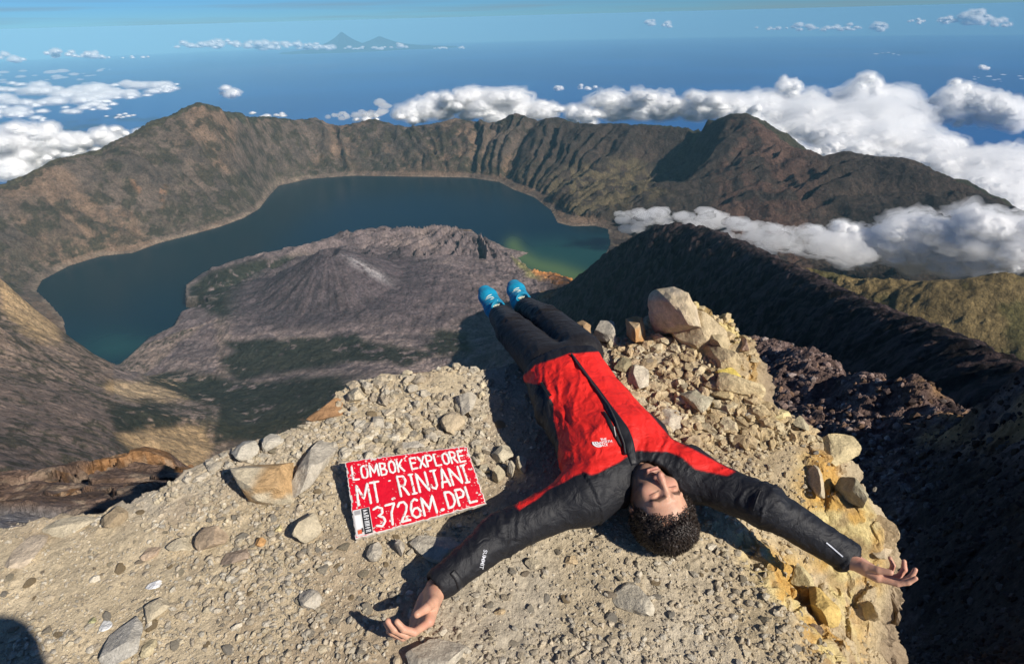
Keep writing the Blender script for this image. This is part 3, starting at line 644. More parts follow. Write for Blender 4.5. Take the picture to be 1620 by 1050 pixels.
# ---- a smooth surface through points given by pixel and distance, sampled on a fan of rows
def fan_surface(name, C_, azr, Dr, na, nd, noisef, colf, mat):
    P = np.array([c if len(c) == 3 and not isinstance(c, list) else c for c in C_], float)
    K = np.hypot(P[:, None, 0]-P[None, :, 0], P[:, None, 1]-P[None, :, 1])-np.eye(len(P))*.01; n = len(P)
    KK = np.zeros((n+1, n+1)); KK[:n, :n] = K; KK[n, :n] = 1; KK[:n, n] = 1; w = np.linalg.solve(KK, np.concatenate([P[:, 2], [0]]))
    A_, D_ = np.meshgrid(np.radians(np.linspace(*azr, na)), np.geomspace(*Dr, nd)); x = D_*np.sin(A_); y = D_*np.cos(A_)
    z = (np.hypot(x.ravel()[:, None]-P[:, 0], y.ravel()[:, None]-P[:, 1])@w[:-1]+w[-1]).reshape(x.shape)
    z = z+noisef(x, y, z); V = np.stack([x, y, z], -1).reshape(-1, 3); I = np.arange(len(V)).reshape(x.shape)
    Q = np.stack([I[:-1, :-1], I[:-1, 1:], I[1:, 1:], I[1:, :-1]], -1).reshape(-1, 4)
    return link(name, np_mesh(name, V, Q, colf(V), smooth_=False), mat, kind='structure'), V
def build_scree():
    Cs = [tuple(at_d(x, y, D)) for x, y, D in [(1120,515,21),(1150,523,20),(1200,532,18),(1250,550,17),(1300,572,16),(1330,580,15),(1400,588,14),(1450,597,13),(1470,614,12.7),(1468,640,12.4),(1500,655,12),(1530,672,11.5),
        (1100,600,15),(1190,640,13),(1250,680,11.5),(1350,730,10),(1450,715,10.4),(1480,690,11),(1300,640,13),(1400,650,12.2),(1200,580,15.5),
        (1350,765,8.3),(1420,800,7.5),(1450,850,6.4),(1400,900,5.5),(1390,1000,4.7),(1390,1050,4.4),(1250,800,7.5),(1200,900,5.6),
        (1500,740,8.4),(1560,690,9),(1620,590,9.6),(1590,630,9.3),(1540,800,6.1),(1540,900,4.9),(1620,850,4.6),(1620,1050,3.0),(1500,1050,3.6),(1450,950,4.8),(1060,640,18),(980,720,15),(900,800,12),(1100,570,19),(1750,700,6.0),(1750,520,8.5),(1850,900,3.6),(1700,1150,2.6)]]
    Cs += [(c[0]+.6, c[1]+2.0, c[2]-2.6) for c in Cs[:11]]+[(c[0]+1.5, c[1]+5.0, c[2]-7) for c in Cs[:11]]
    def nf(x, y, z):
        e1, e2, ide = cellular(x*2.4, y*2.4, 201); f1, f2, idf = cellular(x*6+z, y*6, 202)
        d = np.hypot(x, y)
        return .16*(ide-.5)*smooth(0, .3, e2-e1)+.07*(idf-.5)*smooth(0, .3, f2-f1)+.55*(fbm(x/1.3, y/1.3, z/1.3, octv=6, seed=203, ridged=True)-.55)*smooth(3, 8, d)
    def cf(V):
        px, py, _ = pix(V); n = fbm(V[:, 0]*.9, V[:, 1]*.9, V[:, 2]*.9, octv=5, seed=204); m_ = fbm(V[:, 0]*5, V[:, 1]*5, V[:, 2]*5, octv=4, seed=205)
        c = np.array((0.165, 0.112, 0.095))[None]*(.45+1.1*m_)[:, None]
        def mix(c, k, w): return c*(1-w[:, None])+np.array(k)*w[:, None]
        c = mix(c, (0.30, 0.22, 0.19), smooth(.56, .66, m_)*.6)
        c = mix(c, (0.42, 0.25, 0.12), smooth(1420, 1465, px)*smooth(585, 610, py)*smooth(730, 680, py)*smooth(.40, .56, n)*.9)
        c = mix(c, (0.060, 0.046, 0.038), smooth(1400, 1470, px+100*(n-.5))*smooth(700, 760, py+80*(n-.5)-.0*px)*.9)  # right-hand face darkened: its shade is painted into the albedo
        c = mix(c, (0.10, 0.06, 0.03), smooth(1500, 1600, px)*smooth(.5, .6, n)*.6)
        return np.clip(c, .01, .8)
    m = vcol_mat('scree_rock', layers=((3.0, .6, 1.4, 8), (14.0, .6, 1.4, 6)), bscale=((5.0, 12, 1.0),), bdist=.22)
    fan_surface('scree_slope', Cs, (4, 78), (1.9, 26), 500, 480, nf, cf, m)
    Cl = [tuple(at_d(x, y, D)) for x, y, D in [(-100,770,13),(0,780,12.5),(100,768,12.5),(190,745,12.5),(260,720,13),(300,735,12),(340,760,10),(0,800,9),(120,800,8.5),(250,775,9),(300,790,7),(0,835,5.5),(100,830,5.3),(220,815,5),(330,790,5),(-150,850,5),(420,760,7),(430,800,5)]]
    Cl += [(c[0]-1.5, c[1]+2.2, c[2]-6) for c in Cl[:7]]+[(c[0]-3.5, c[1]+5, c[2]-13) for c in Cl[:7]]
    def nl(x, y, z):
        e1, e2, ide = cellular(x*1.3, y*1.3, 211); return .55*(ide-.5)*smooth(0, .12, e2-e1)+.35*(fbm(x, y, z, octv=6, seed=213, ridged=True)-.55)
    def cl(V):
        n = fbm(V[:, 0]*.7, V[:, 1]*.7, V[:, 2]*.7, octv=5, seed=214); q = fbm(V[:, 0]*3, V[:, 1]*3, V[:, 2]*3, octv=4, seed=215); px, py, _ = pix(V)
        c = np.array((0.20, 0.135, 0.10))[None]*(.5+q)[:, None]
        def mix(c, k, w): return c*(1-w[:, None])+np.array(k)*w[:, None]
        c = mix(c, (0.36, 0.19, 0.08), smooth(.52, .6, n)*.8); c = mix(c, (0.24, 0.24, 0.25), smooth(180, 60, px)*smooth(790, 815, py)*.8); c = mix(c, (0.36, 0.28, 0.20), smooth(.56, .66, q)*.6)
        return np.clip(c, .01, .8)
    fan_surface('lower_outcrop', Cl, (-58, -18), (4.0, 20), 300, 300, nl, cl, m)
build_scree()
# ================================================================== ROCKS, STONES, GRAVEL
def rock_verts(seed, sub=3, facets=12, rough=.05, box=.0):
    rng = random.Random(seed); V, Fq = ico(sub); V = V.copy()
    for k in range(facets):
        d = np.array([rng.gauss(0, 1), rng.gauss(0, 1), rng.gauss(0, 1)]); d /= np.linalg.norm(d)
        h = rng.uniform(.42, .74); q = V@d; V = V-np.maximum(q-h, 0)[:, None]*d
    n = fbm(V[:, 0]*2+seed, V[:, 1]*2, V[:, 2]*2, octv=4, seed=seed % 97)-.5; n2 = fbm(V[:, 0]*7, V[:, 1]*7+seed, V[:, 2]*7, octv=3, seed=seed % 89)-.5
    return V*(1+rough*4*n+rough*1.3*n2)[:, None], Fq
ROCK_MAT = vcol_mat('stone_surface', layers=((28.0, .72, 1.28, 8), (150.0, .80, 1.20, 5)), bscale=((45.0, 9, 1.0), (260.0, 4, .3)), bdist=.012)
def rock(px, py, w, h, col, label, tall=.5, rot=0.0, tilt=0.0, seed=0, sub=4, top=None, sink=.25, cat='rock', name='rock', off=0.0, group=None, facets=13, bot=1.0):
    P = hit(px, py+h*.18); ppm = FPX/np.dot(P-CAMP, _f); el = math.asin((CAMP[2]-P[2])/np.linalg.norm(P-CAMP))
    a = w/ppm/2*1.08; c = h/ppm/2*(.55+.75*tall); b = max(h/ppm/2*(1.25-.6*tall)/max(.45, math.sin(el)), a*.45)
    V, Fq = rock_verts(seed+int(px)*7+int(py), sub, facets); V = V*np.array([a, b, c])
    cr, sr = math.cos(rot), math.sin(rot); V = np.stack([V[:, 0]*cr-V[:, 1]*sr, V[:, 0]*sr+V[:, 1]*cr, V[:, 2]], 1)
    ct, st = math.cos(tilt), math.sin(tilt); V = np.stack([V[:, 0]*ct+V[:, 2]*st, V[:, 1], -V[:, 0]*st+V[:, 2]*ct], 1)
    cc = np.array(col)[None]*np.ones((len(V), 1))*(.86+.3*fbm(V[:, 0]*30+seed, V[:, 1]*30, V[:, 2]*30, octv=3, seed=5))[:, None]
    if top is not None:
        w_ = smooth(.45, .6, fbm(V[:, 0]/a*1.2, V[:, 1]/b*1.2, V[:, 2]/c, octv=3, seed=seed+3)); cc = cc*(1-w_[:, None])+np.array(top)*w_[:, None]
    o = link(name, np_mesh(name, V, Fq, np.clip(cc, .02, .85), smooth_=False), ROCK_MAT)
    g = float(gh(np.array([P[0]]), np.array([P[1]]))[0]); o.location = (P[0], P[1]+b*.15, g+c*(1-2*sink)+off)
    o['label'] = label; o['category'] = cat
    if group: o['group'] = group
    return o
PALE = (.56, .48, .34); GREY = (.50, .45, .365); TAN = (.50, .38, .23); BRN = (.32, .22, .14); ORG = (.52, .30, .13); YEL = (.72, .55, .14); OLV = (.30, .26, .16)
rock(410,765,116,104,PALE,'largest pale boulder with an orange top edge, left of the red sign',.25,rot=.5,seed=3,top=(.58,.38,.19),sink=.30,facets=16)
rock(497,735,70,84,GREY,'big grey-white boulder leaning against the largest pale one',.2,rot=-.3,seed=5,sink=.35)
rock(486,833,50,46,PALE,'rounded cream stone below the grey-white boulder, left of the sign',.5,seed=7)
rock(336,856,44,40,(.42,.32,.22),'angular brown stone with a dark shaded left side',.45,rot=.6,seed=9)
rock(370,880,42,26,(.36,.28,.21),'flat brown-grey stone just right of the angular brown one',.2,seed=11,sink=.4)
rock(284,864,40,34,PALE,'pale wedge-shaped stone left of the angular brown one',.3,rot=.8,seed=12)
rock(238,876,34,22,(.50,.38,.27),'small pinkish flat stone left of the pale wedge',.2,seed=13)
rock(184,820,54,32,(.36,.28,.18),'squarish brown block on the left edge of the ledge',.5,rot=.1,seed=14)
rock(110,828,90,26,PALE,'long low pale slab along the left edge, beside the squarish brown block',.2,seed=15,sink=.45)
rock(487,953,42,32,GREY,'lone blue-grey stone on bare dust, lower left of the sign',.5,seed=17)
rock(413,861,20,16,ORG,'small square orange stone between the brown stone and the cream one',.5,seed=18,sub=3)
rock(442,838,16,12,(.62,.52,.28),'tiny yellow-cream stone left of the rounded cream stone',.4,seed=19,sub=3)
rock(246,928,26,10,(.85,.84,.80),'bright white chip of rock on the dust at lower left',.3,rot=.5,seed=20,sub=3,facets=6,sink=.1)
rock(166,991,24,11,(.84,.83,.79),'small white flake beside the big cracked slab at bottom left',.2,rot=-.4,seed=21,sub=3,facets=6,sink=.1)
rock(192,1018,92,66,(.47,.44,.38),'broad flat grey slab at the bottom left with a dark crack',.12,rot=.4,seed=22,sink=.40)
rock(246,962,50,36,PALE,'flat cream stone half buried below the bright white chip',.1,seed=23,sink=.45)
rock(147,983,14,14,(.55,.52,.28),'small greenish yellow pebble next to the white flake',.5,seed=24,sub=3)
rock(236,1022,34,24,(.55,.47,.30),'yellowish flat stone right of the broad grey slab',.15,seed=25,sink=.4)
rock(716,675,42,36,(.54,.44,.30),'rounded tan stone by itself above the top right of the sign',.45,seed=26)
rock(742,638,40,40,GREY,'pale lump of rock at the edge of the shadow left of the jacket',.3,seed=27)
rock(793,720,38,30,(.53,.47,.35),'uppermost and largest stone of the cluster right of the sign',.5,seed=28)
rock(765,743,24,24,(.57,.50,.36),'left stone of the cluster right of the sign',.5,seed=29)
rock(789,756,22,34,(.50,.43,.30),'upright middle stone of the cluster right of the sign',.8,seed=30)
rock(808,748,16,28,(.60,.53,.40),'thin pale stone second from the right in the cluster beside the sign',.8,seed=31,sub=3)
rock(825,737,22,26,(.54,.47,.34),'right-hand stone of the cluster beside the sign',.5,seed=32)
rock(690,868,92,48,(.52,.47,.38),'wide pale rock poking out between the sign and the forearm',.2,seed=33,sink=.4)
rock(594,873,26,30,GREY,'grey pointed stone just below the lower edge of the sign',.5,seed=34)
rock(634,868,18,34,(.50,.45,.37),'narrow upright stone under the lower edge of the sign',.8,seed=35,sub=3)
rock(1005,942,66,56,(.55,.49,.38),'flat pale rock on the dust below the hair of the lying person',.1,seed=36,sink=.45)
rock(684,1046,136,56,(.50,.45,.36),'wide grey rock at the bottom edge below the open hand',.35,seed=37,sink=.3)
rock(845,893,28,20,PALE,'small block beside the cuff text of the dark sleeve',.4,seed=38,sub=3)
rock(792,968,22,14,TAN,'small pale stone at the tip of the nearer hand',.4,seed=39,sub=3)
rock(1068,520,84,86,(.58,.47,.31),'tallest upright boulder at the top of the ledge',.95,rot=.2,seed=40,top=(.60,.50,.36),sink=.15,facets=15)
rock(1112,532,56,62,(.56,.45,.28),'craggy tan rock pressed against the right side of the tallest boulder',.7,rot=.9,seed=175,sink=.3,facets=9)
rock(1142,566,40,44,(.58,.46,.27),'broken ochre rock one step below the craggy tan one',.6,rot=.4,seed=176,sink=.35,facets=9)
rock(1165,612,46,50,(.60,.48,.28),'leaning ochre rock on the upper right edge below the reddish knob',.6,rot=1.2,seed=177,sink=.4,facets=9)
rock(1005,531,44,54,(.50,.38,.23),'rounded orange-tan stone standing left of the tallest boulder',.9,seed=147,top=ORG,sink=.2,facets=20)
rock(958,530,40,38,GREY,'craggy grey stone at the edge, second left of the tallest boulder',.6,seed=42,sink=.2)
rock(925,524,32,28,(.50,.33,.18),'orange-brown stone right beside the black trousers',.5,seed=43,sink=.2)
rock(1104,627,62,44,(.50,.45,.32),'half-buried grey boulder right of the jacket hem',.3,seed=44,sink=.4)
rock(1140,600,30,26,(.34,.24,.16),'dark brown cube-like stone beside the sulphur-yellow one',.6,seed=45)
rock(1151,596,26,30,YEL,'bright sulphur-yellow stone near the ledge edge',.6,rot=.9,seed=46,sub=3)
rock(1010,604,52,40,(.64,.57,.44),'chunky cream-white rock next to the jacket hem',.4,seed=47)
rock(985,580,36,22,OLV,'dark olive stone in shade above the cream-white rock',.4,seed=48)
rock(1057,662,52,40,(.56,.49,.38),'smooth pale slab right of the jacket front',.1,seed=49,sink=.45)
rock(1349,787,48,56,(.42,.37,.25),'upright olive-grey rock pillar with a deep shadow at its left',.8,seed=50,sink=.2)
rock(1326,702,66,48,(.66,.54,.31),'rounded yellow-cream boulder on the right edge of the ledge',.5,seed=51)
rock(1178,553,16,26,(.50,.34,.25),'small reddish knob standing on the upper right edge',.8,seed=52,sub=3)
rock(1264,672,30,24,(.50,.43,.28),'squarish stone on the right edge between two yellow rocks',.4,seed=53)
rock(1232,656,46,20,(.70,.58,.30),'low yellow slab on the right edge below the reddish knob',.3,seed=54,sink=.35)
rock(1130,540,44,36,(.50,.40,.24),'knobbly tan rock just right of the tallest boulder',.6,seed=55)
rock(1150,625,44,34,(.56,.44,.24),'crumbly yellow-brown rock below the sulphur-yellow stone',.4,seed=56)
rock(1222,560+90,22,16,TAN,'small tan stone left of the low yellow slab',.4,seed=57,sub=3)
rock(1395,840,44,50,(.58,.44,.26),'overhanging yellow rock at the far right tip of the ledge',.4,seed=58,sink=.3)
rock(1390,868,60,26,(.52,.42,.28),'banded rock lip just above the farther hand',.2,seed=59,sink=.3)
rock(1290,760,34,44,(.60,.50,.34),'broken pale rock left of the olive-grey pillar',.4,seed=60,sink=.35)
rock(1262,920,44,52,(.66,.55,.30),'pale yellow lump under the dark sleeve shadow',.5,seed=61,sink=.4)
rock(1300,960,50,60,(.68,.48,.17),'orange-yellow rock face below the outstretched hand',.6,seed=62,sink=.4)
rock(1290,1000,26,30,(.28,.2,.13),'dark hollow stone in the yellow rock near the bottom',.5,seed=63,sink=.4)
rock(1372,970,22,40,(.52,.42,.26),'jagged sliver of rock on the lower right edge',.8,seed=64,sub=3)
rock(515,650,80,26,(.42,.24,.12),'rust-brown tilted slab jutting from the left crest of the ledge',.3,rot=.75,seed=65,sink=.2,off=-.01)
rock(660,588,90,18,(.36,.22,.14),'long dark brown slab on the crest left of the legs',.3,rot=.25,seed=66,sink=.3)
rock(655,706,44,18,(.58,.53,.44),'pale smooth stone peeping out above the top edge of the sign',.3,seed=67,sink=.3)
rock(598,668,40,28,GREY,'grey rubble lump left of the tan stone above the sign',.3,seed=68,sink=.35)
rock(560,628,34,28,PALE,'pale block on the crest beside the rust-brown slab',.5,seed=69)
rock(385,715,44,30,(.50,.46,.38),'first of the pale blocks along the crest above the largest boulder',.5,seed=70)
rock(430,700,34,26,(.52,.48,.40),'pale block on the crest directly above the orange-topped boulder',.5,seed=71)
rock(30,880,60,44,(.56,.46,.34),'faint buried pale slab at the left edge of the picture',.05,seed=72,sink=.47)
rock(905,884,30,18,TAN,'low tan stone on the dust between forearm and hair',.2,seed=73,sink=.4)
rock(1185,655,16,14,GREY,'small grey stone at the notch in the right edge',.5,seed=74,sub=3)
# ---- countable little stones: what can be picked apart singly
TONES = ('cream', 'grey', 'tan', 'dusty beige', 'brownish', 'pale')
def scatter_stones():
    rng = random.Random(77); meshes = []
    for k in range(14):
        V, Fq = rock_verts(900+k*13, 2, 9, .05); V = V*np.array([1, .8+.03*k % .3, .62])
        tone = [PALE, GREY, TAN, (.54,.47,.36), (.50,.41,.30), (.60,.53,.41)][k % 6]; f = rng.uniform(.82, 1.1)
        meshes.append(np_mesh('stone', V, Fq, np.array(tone)[None]*f*np.ones((len(V), 1)), smooth_=False)); meshes[-1].materials.append(ROCK_MAT)
    n = 0; tries = 0; placed = []
    body = [(740,560),(900,545),(990,600),(1130,740),(1350,860),(1330,930),(1140,830),(1090,890),(980,890),(900,830),(720,960),(640,1010),(600,990),(760,800),(840,700)]
    sign = [(535,720),(745,700),(775,800),(560,860)]
    while n < 236 and tries < 9000:
        tries += 1
        if rng.random() < .6:
            cx, cy_, sx, sy = rng.choice([(450,860,110,60),(620,660,120,40),(470,910,60,40),(700,640,60,40),(1100,700,70,60),(980,620,50,40),(820,960,120,60),(250,960,150,60),(1130,900,80,80),(400,980,160,50),(560,900,60,30)])
            x, y = rng.gauss(cx, sx), rng.gauss(cy_, sy)
        else: x, y = rng.uniform(5, 1400), rng.uniform(520, 1045)
        if not (0 < x < 1620 and 500 < y < 1050): continue
        P = hit(x, y)
        if poly_sd(np.array([P[0]]), np.array([P[1]]), EDGE)[0] < .03: continue
        if poly_sd(np.array([x]), np.array([y]), body)[0] > -4 or poly_sd(np.array([x]), np.array([y]), sign)[0] > -6: continue
        ppm = FPX/np.dot(P-CAMP, _f); w = rng.choice([9, 10, 11, 12, 13, 15, 18, 22, 27])/ppm/2
        if any((P[0]-q[0])**2+(P[1]-q[1])**2 < (w+q[2])**2 for q in placed): continue
        placed.append((P[0], P[1], w)); o = bpy.data.objects.new('stone', rng.choice(meshes)); COL.objects.link(o)
        o.scale = (w*rng.uniform(.85, 1.15), w*rng.uniform(.75, 1.1), w*rng.uniform(.6, 1.0)); o.rotation_euler = (rng.uniform(-.4, .4), rng.uniform(-.4, .4), rng.uniform(0, 6.3))
        o.location = (P[0], P[1], P[2]+w*.18); tone = TONES[meshes.index(o.data) % 6]
        where = ('on the left part of the ledge below the largest boulder' if x < 500 and y > 760 else 'on the left crest of the ledge' if x < 500 else 'near the foot of the sign' if x < 620 and y > 830 else 'between the sign and the crest' if x < 840 and y < 720 else
                 'right of the sign beside the body' if x < 840 and y < 830 else 'in the foreground dust below the forearm' if x < 960 and y > 880 else 'in the foreground dust right of the hair' if x < 1180 and y > 820 else 'on the sulphur-stained right edge' if y > 700 and x > 1180 else 'on the upper right of the ledge beside the jacket')
        o['label'] = 'small loose '+tone+' stone '+where; o['category'] = 'stone'; o['group'] = 'small '+tone+' stones '+where; n += 1
scatter_stones()
def gravel(name, n, rng_seed, size, sub=0, reg=(-2.2, 1.5, .75, 2.75), clump=.5, tone=1.0, powr=2.2, only=None, gf=None, ef=None, cols=(PALE, (.52,.46,.36), (.50,.42,.30), (.54,.46,.34), (.46,.39,.29), (.60,.54,.43)), mat=None):
    R = np.random.RandomState(rng_seed); m = int(n*4)
    x = R.uniform(reg[0], reg[1], m); y = reg[2]+(reg[3]-reg[2])*R.uniform(0, 1, m)**1.25
    d = fbm(x*2.3, y*2.3, octv=4, seed=rng_seed); d2 = fbm(x*9, y*9, octv=2, seed=rng_seed+1); e = poly_sd(x, y, EDGE)
    ok = (e > -.01) & (R.uniform(0, 1, m) < (1-clump)*.5+clump*smooth(.40, .60, d*.65+d2*.35)) & (R.uniform(0, 1, m) < 1-.75*crag_w(x, y))
    x = x[ok][:n]; y = y[ok][:n]; n = len(x); z = gh(x, y)
    s = size[0]+(size[1]-size[0])*R.uniform(0, 1, n)**powr
    V0, F0 = ico(sub) if sub else (None, None)
    if not sub:
        bm = bmesh.new(); bmesh.ops.create_icosphere(bm, subdivisions=1, radius=1.0); V0 = np.array([v.co[:] for v in bm.verts]); F0 = np.array([[v.index for v in f.verts] for f in bm.faces]); bm.free()
    nv = len(V0); V = np.repeat(V0[None], n, 0)*(1+.62*(R.uniform(0, 1, (n, nv, 1))-.5))
    V = V*(s[:, None]*np.array([1, 1, 1]))[:, None, :]*R.uniform(.45, 1.25, (n, 1, 3)); V[..., 2] *= .70
    a = R.uniform(0, 6.28, n); ca, sa = np.cos(a)[:, None], np.sin(a)[:, None]; X_ = V[..., 0]*ca-V[..., 1]*sa; Y_ = V[..., 0]*sa+V[..., 1]*ca
    V = np.stack([X_+x[:, None], Y_+y[:, None], V[..., 2]+(z+s*.25)[:, None]], -1).reshape(-1, 3); Fq = (F0[None]+(np.arange(n)*nv)[:, None, None]).reshape(-1, 3)
    cc = np.array(cols)[R.randint(0, len(cols), n)]*R.uniform(.82, 1.14, (n, 1))*tone
    yl = smooth(.5, 1.0, x)[:, None]; cc = cc*(1-.45*yl)+np.array((.60,.46,.24))*.45*yl
    link(name, np_mesh(name, V, Fq, np.clip(np.repeat(cc, nv, 0), .02, .85), smooth_=False), mat or ROCK_MAT, kind='stuff')
gravel('gravel', 15000, 5, (.0025, .014), clump=.8)
gravel('rubble', 900, 8, (.006, .034), sub=2, reg=(.45, 1.25, 1.75, 2.7), clump=.3, powr=1.6, cols=(TAN, (.54,.42,.26), (.58,.47,.30), (.48,.37,.24), (.60,.52,.36)))
gravel('crest_rubble', 700, 9, (.005, .026), sub=2, reg=(-1.25, -.1, 1.65, 2.3), clump=.5, powr=1.8)
gravel('fine_gravel', 16000, 6, (.0018, .006), clump=.55, powr=1.2)
def scree_stones():
    o = bpy.data.objects['scree_slope']; me = o.data; n = len(me.vertices); co = np.empty(n*3, np.float32); me.vertices.foreach_get('co', co); co = co.reshape(-1, 3)
    R = np.random.RandomState(4); px, py, _ = pix(co.astype(float)); idx = np.where((px > 1150) & (px < 1625) & (py > 510) & (py < 1060))[0]; D = np.hypot(co[idx, 0], co[idx, 1])
    pick = R.choice(idx, 9000, replace=False, p=(1/D**0.5)/np.sum(1/D**0.5)); P = co[pick].astype(float); n = len(P); D = np.hypot(P[:, 0], P[:, 1])
    s = (.012+.075*R.uniform(0, 1, n)**3)*np.clip(D/10, .35, 1.3)
    V0, F0 = ico(1); nv = len(V0); V = np.repeat(V0[None], n, 0)*(1+.5*(R.uniform(0, 1, (n, nv, 1))-.5))*s[:, None, None]*R.uniform(.6, 1.2, (n, 1, 3))+P[:, None, :]
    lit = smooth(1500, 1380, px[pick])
    cc = np.array([(.20,.14,.12),(.28,.20,.17),(.14,.10,.09),(.34,.27,.24),(.24,.15,.10)])[R.randint(0, 5, n)]*R.uniform(.6, 1.15, (n, 1)); cc = cc*(.35+.65*lit[:, None])  # stones towards the right get the slope's shade painted into their colour
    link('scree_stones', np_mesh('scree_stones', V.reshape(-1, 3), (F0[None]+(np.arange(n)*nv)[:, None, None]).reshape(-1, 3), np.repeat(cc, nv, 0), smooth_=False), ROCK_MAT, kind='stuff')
scree_stones()
# ================================================================== PERSON
from mathutils.bvhtree import BVHTree
def surface_nets(F, org, h):
    nx, ny, nz = F.shape; s = F < 0
    c = np.zeros((nx-1, ny-1, nz-1), np.int8)
    for a in (0, 1):
        for b in (0, 1):
            for d in (0, 1): c += s[a:nx-1+a, b:ny-1+b, d:nz-1+d]
    act = (c > 0) & (c < 8); idx = -np.ones(c.shape, np.int64); ii = np.argwhere(act); idx[act] = np.arange(len(ii))
    acc = np.zeros((len(ii), 3)); cnt = np.zeros(len(ii)); i, j, k = ii.T
    cr = [(0,0,0),(1,0,0),(0,1,0),(1,1,0),(0,0,1),(1,0,1),(0,1,1),(1,1,1)]
    for p_ in range(8):
        for q_ in range(p_+1, 8):
            A_, B_ = cr[p_], cr[q_]
            if sum(abs(A_[t]-B_[t]) for t in range(3)) != 1: continue
            fa = F[i+A_[0], j+A_[1], k+A_[2]]; fb = F[i+B_[0], j+B_[1], k+B_[2]]; m = (fa < 0) != (fb < 0)
            t = np.where(m, fa/np.where(m, fa-fb, 1), 0)
            for ax in range(3): acc[:, ax] += np.where(m, A_[ax]+t*(B_[ax]-A_[ax]), 0)
            cnt += m
    V = (ii+acc/np.maximum(cnt, 1)[:, None])*h+org
    Q = []
    for ax in range(3):
        o1, o2 = [(1, 2), (2, 0), (0, 1)][ax]
        sl0 = [slice(1, -1)]*3; sl1 = [slice(1, -1)]*3; sl0[ax] = slice(0, -1); sl1[ax] = slice(1, None)
        a, b = s[tuple(sl0)], s[tuple(sl1)]
        for flip in (0, 1):
            e = np.argwhere((a & ~b) if not flip else (~a & b))
            if len(e) == 0: continue
            off = np.array([1, 1, 1]); off[ax] = 0; e = e+off
            u = np.zeros(3, int); u[o1] = 1; v = np.zeros(3, int); v[o2] = 1
            qs = [e-u-v, e-v, e, e-u]; q = np.stack([idx[tuple(w_.T)] for w_ in qs], 1)
            Q.append(q if not flip else q[:, ::-1])
    Q = np.concatenate(Q); return V, Q[(Q >= 0).all(1)]
class Field:
    def __init__(s, lo, hi, h):
        s.h = h; s.lo = np.array(lo, float); n = np.ceil((np.array(hi)-s.lo)/h).astype(int)+1; s.n = n
        s.F = np.full(n, 1.0, np.float32)
    def box(s, lo, hi):
        a = np.clip(np.floor((np.array(lo)-s.lo)/s.h).astype(int), 0, s.n-1); b = np.clip(np.ceil((np.array(hi)-s.lo)/s.h).astype(int)+1, 1, s.n)
        g = [s.lo[t]+s.h*np.arange(a[t], b[t]) for t in range(3)]
        return tuple(slice(a[t], b[t]) for t in range(3)), np.meshgrid(*g, indexing='ij')
    def put(s, sl, d, k, sub=False):
        f = s.F[sl]
        if sub:
            d = -d; hh = np.clip(.5-.5*(d-f)/-k if k else (d > f)*1.0, 0, 1); m = np.maximum(f, d)+ (np.maximum(k-np.abs(f-d), 0)**2/(4*k) if k else 0)
        else: m = np.minimum(f, d)-(np.maximum(k-np.abs(f-d), 0)**2/(4*k) if k else 0)
        s.F[sl] = m
    def limb(s, a, b, ra, rb, k=.02, side=None, wide=1.0, flat=1.0, sub=False):
        a = np.array(a, float); b = np.array(b, float); R_ = max(ra, rb)*max(wide, 1, flat)+k+.01
        lo = np.minimum(a, b)-R_; hi = np.maximum(a, b)+R_; sl, (X_, Y_, Z_) = s.box(lo, hi)
        if X_.size == 0: return
        ab = b-a; L2 = ab@ab+1e-12; P = [X_-a[0], Y_-a[1], Z_-a[2]]; t = np.clip((P[0]*ab[0]+P[1]*ab[1]+P[2]*ab[2])/L2, 0, 1)
        w = [P[i]-t*ab[i] for i in range(3)]; r_ = ra+(rb-ra)*t
        if side is None: d = np.sqrt(w[0]**2+w[1]**2+w[2]**2)-r_
        else:
            ax = ab/math.sqrt(L2) if L2 > 1e-8 else np.array([0, 1, 0]); sd = np.array(side, float); sd = sd-(sd@ax)*ax; sd /= np.linalg.norm(sd); nm = np.cross(ax, sd)
            ws = w[0]*sd[0]+w[1]*sd[1]+w[2]*sd[2]; wn = w[0]*nm[0]+w[1]*nm[1]+w[2]*nm[2]; wa = w[0]*ax[0]+w[1]*ax[1]+w[2]*ax[2]
            l = np.sqrt((ws/wide)**2+(wn/flat)**2+wa**2); l0 = np.sqrt(ws**2+wn**2+wa**2)+1e-9; d = (l-r_)*np.where(l > 1e-6, l0/np.maximum(l, 1e-6), 1)
            d = np.minimum(d, 5)
        s.put(sl, d.astype(np.float32), k, sub)
    def ell(s, c, M3, rad, k=.01, sub=False):
        """ellipsoid with axes the rows of M3"""
        c = np.array(c, float); R_ = max(rad)+k+.005; sl, (X_, Y_, Z_) = s.box(c-R_, c+R_)
        if X_.size == 0: return
        P = [X_-c[0], Y_-c[1], Z_-c[2]]; q = [(P[0]*M3[i][0]+P[1]*M3[i][1]+P[2]*M3[i][2]) for i in range(3)]
        k0 = np.sqrt(sum((q[i]/rad[i])**2 for i in range(3))); k1 = np.sqrt(sum((q[i]/rad[i]**2)**2 for i in range(3)))+1e-9
        s.put(sl, (k0*(k0-1)/k1).astype(np.float32), k, sub)
    def mesh(s, blur=0):
        F = s.F
        for _ in range(blur):
            G = F.copy(); G[1:-1, 1:-1, 1:-1] = (F[1:-1, 1:-1, 1:-1]*2+F[2:, 1:-1, 1:-1]+F[:-2, 1:-1, 1:-1]+F[1:-1, 2:, 1:-1]+F[1:-1, :-2, 1:-1]+F[1:-1, 1:-1, 2:]+F[1:-1, 1:-1, :-2])/8; F = G
        F = F.copy(); F[0] = F[-1] = 1; F[:, 0] = F[:, -1] = 1; F[:, :, 0] = F[:, :, -1] = 1
        return surface_nets(F.astype(np.float64), s.lo, s.h)
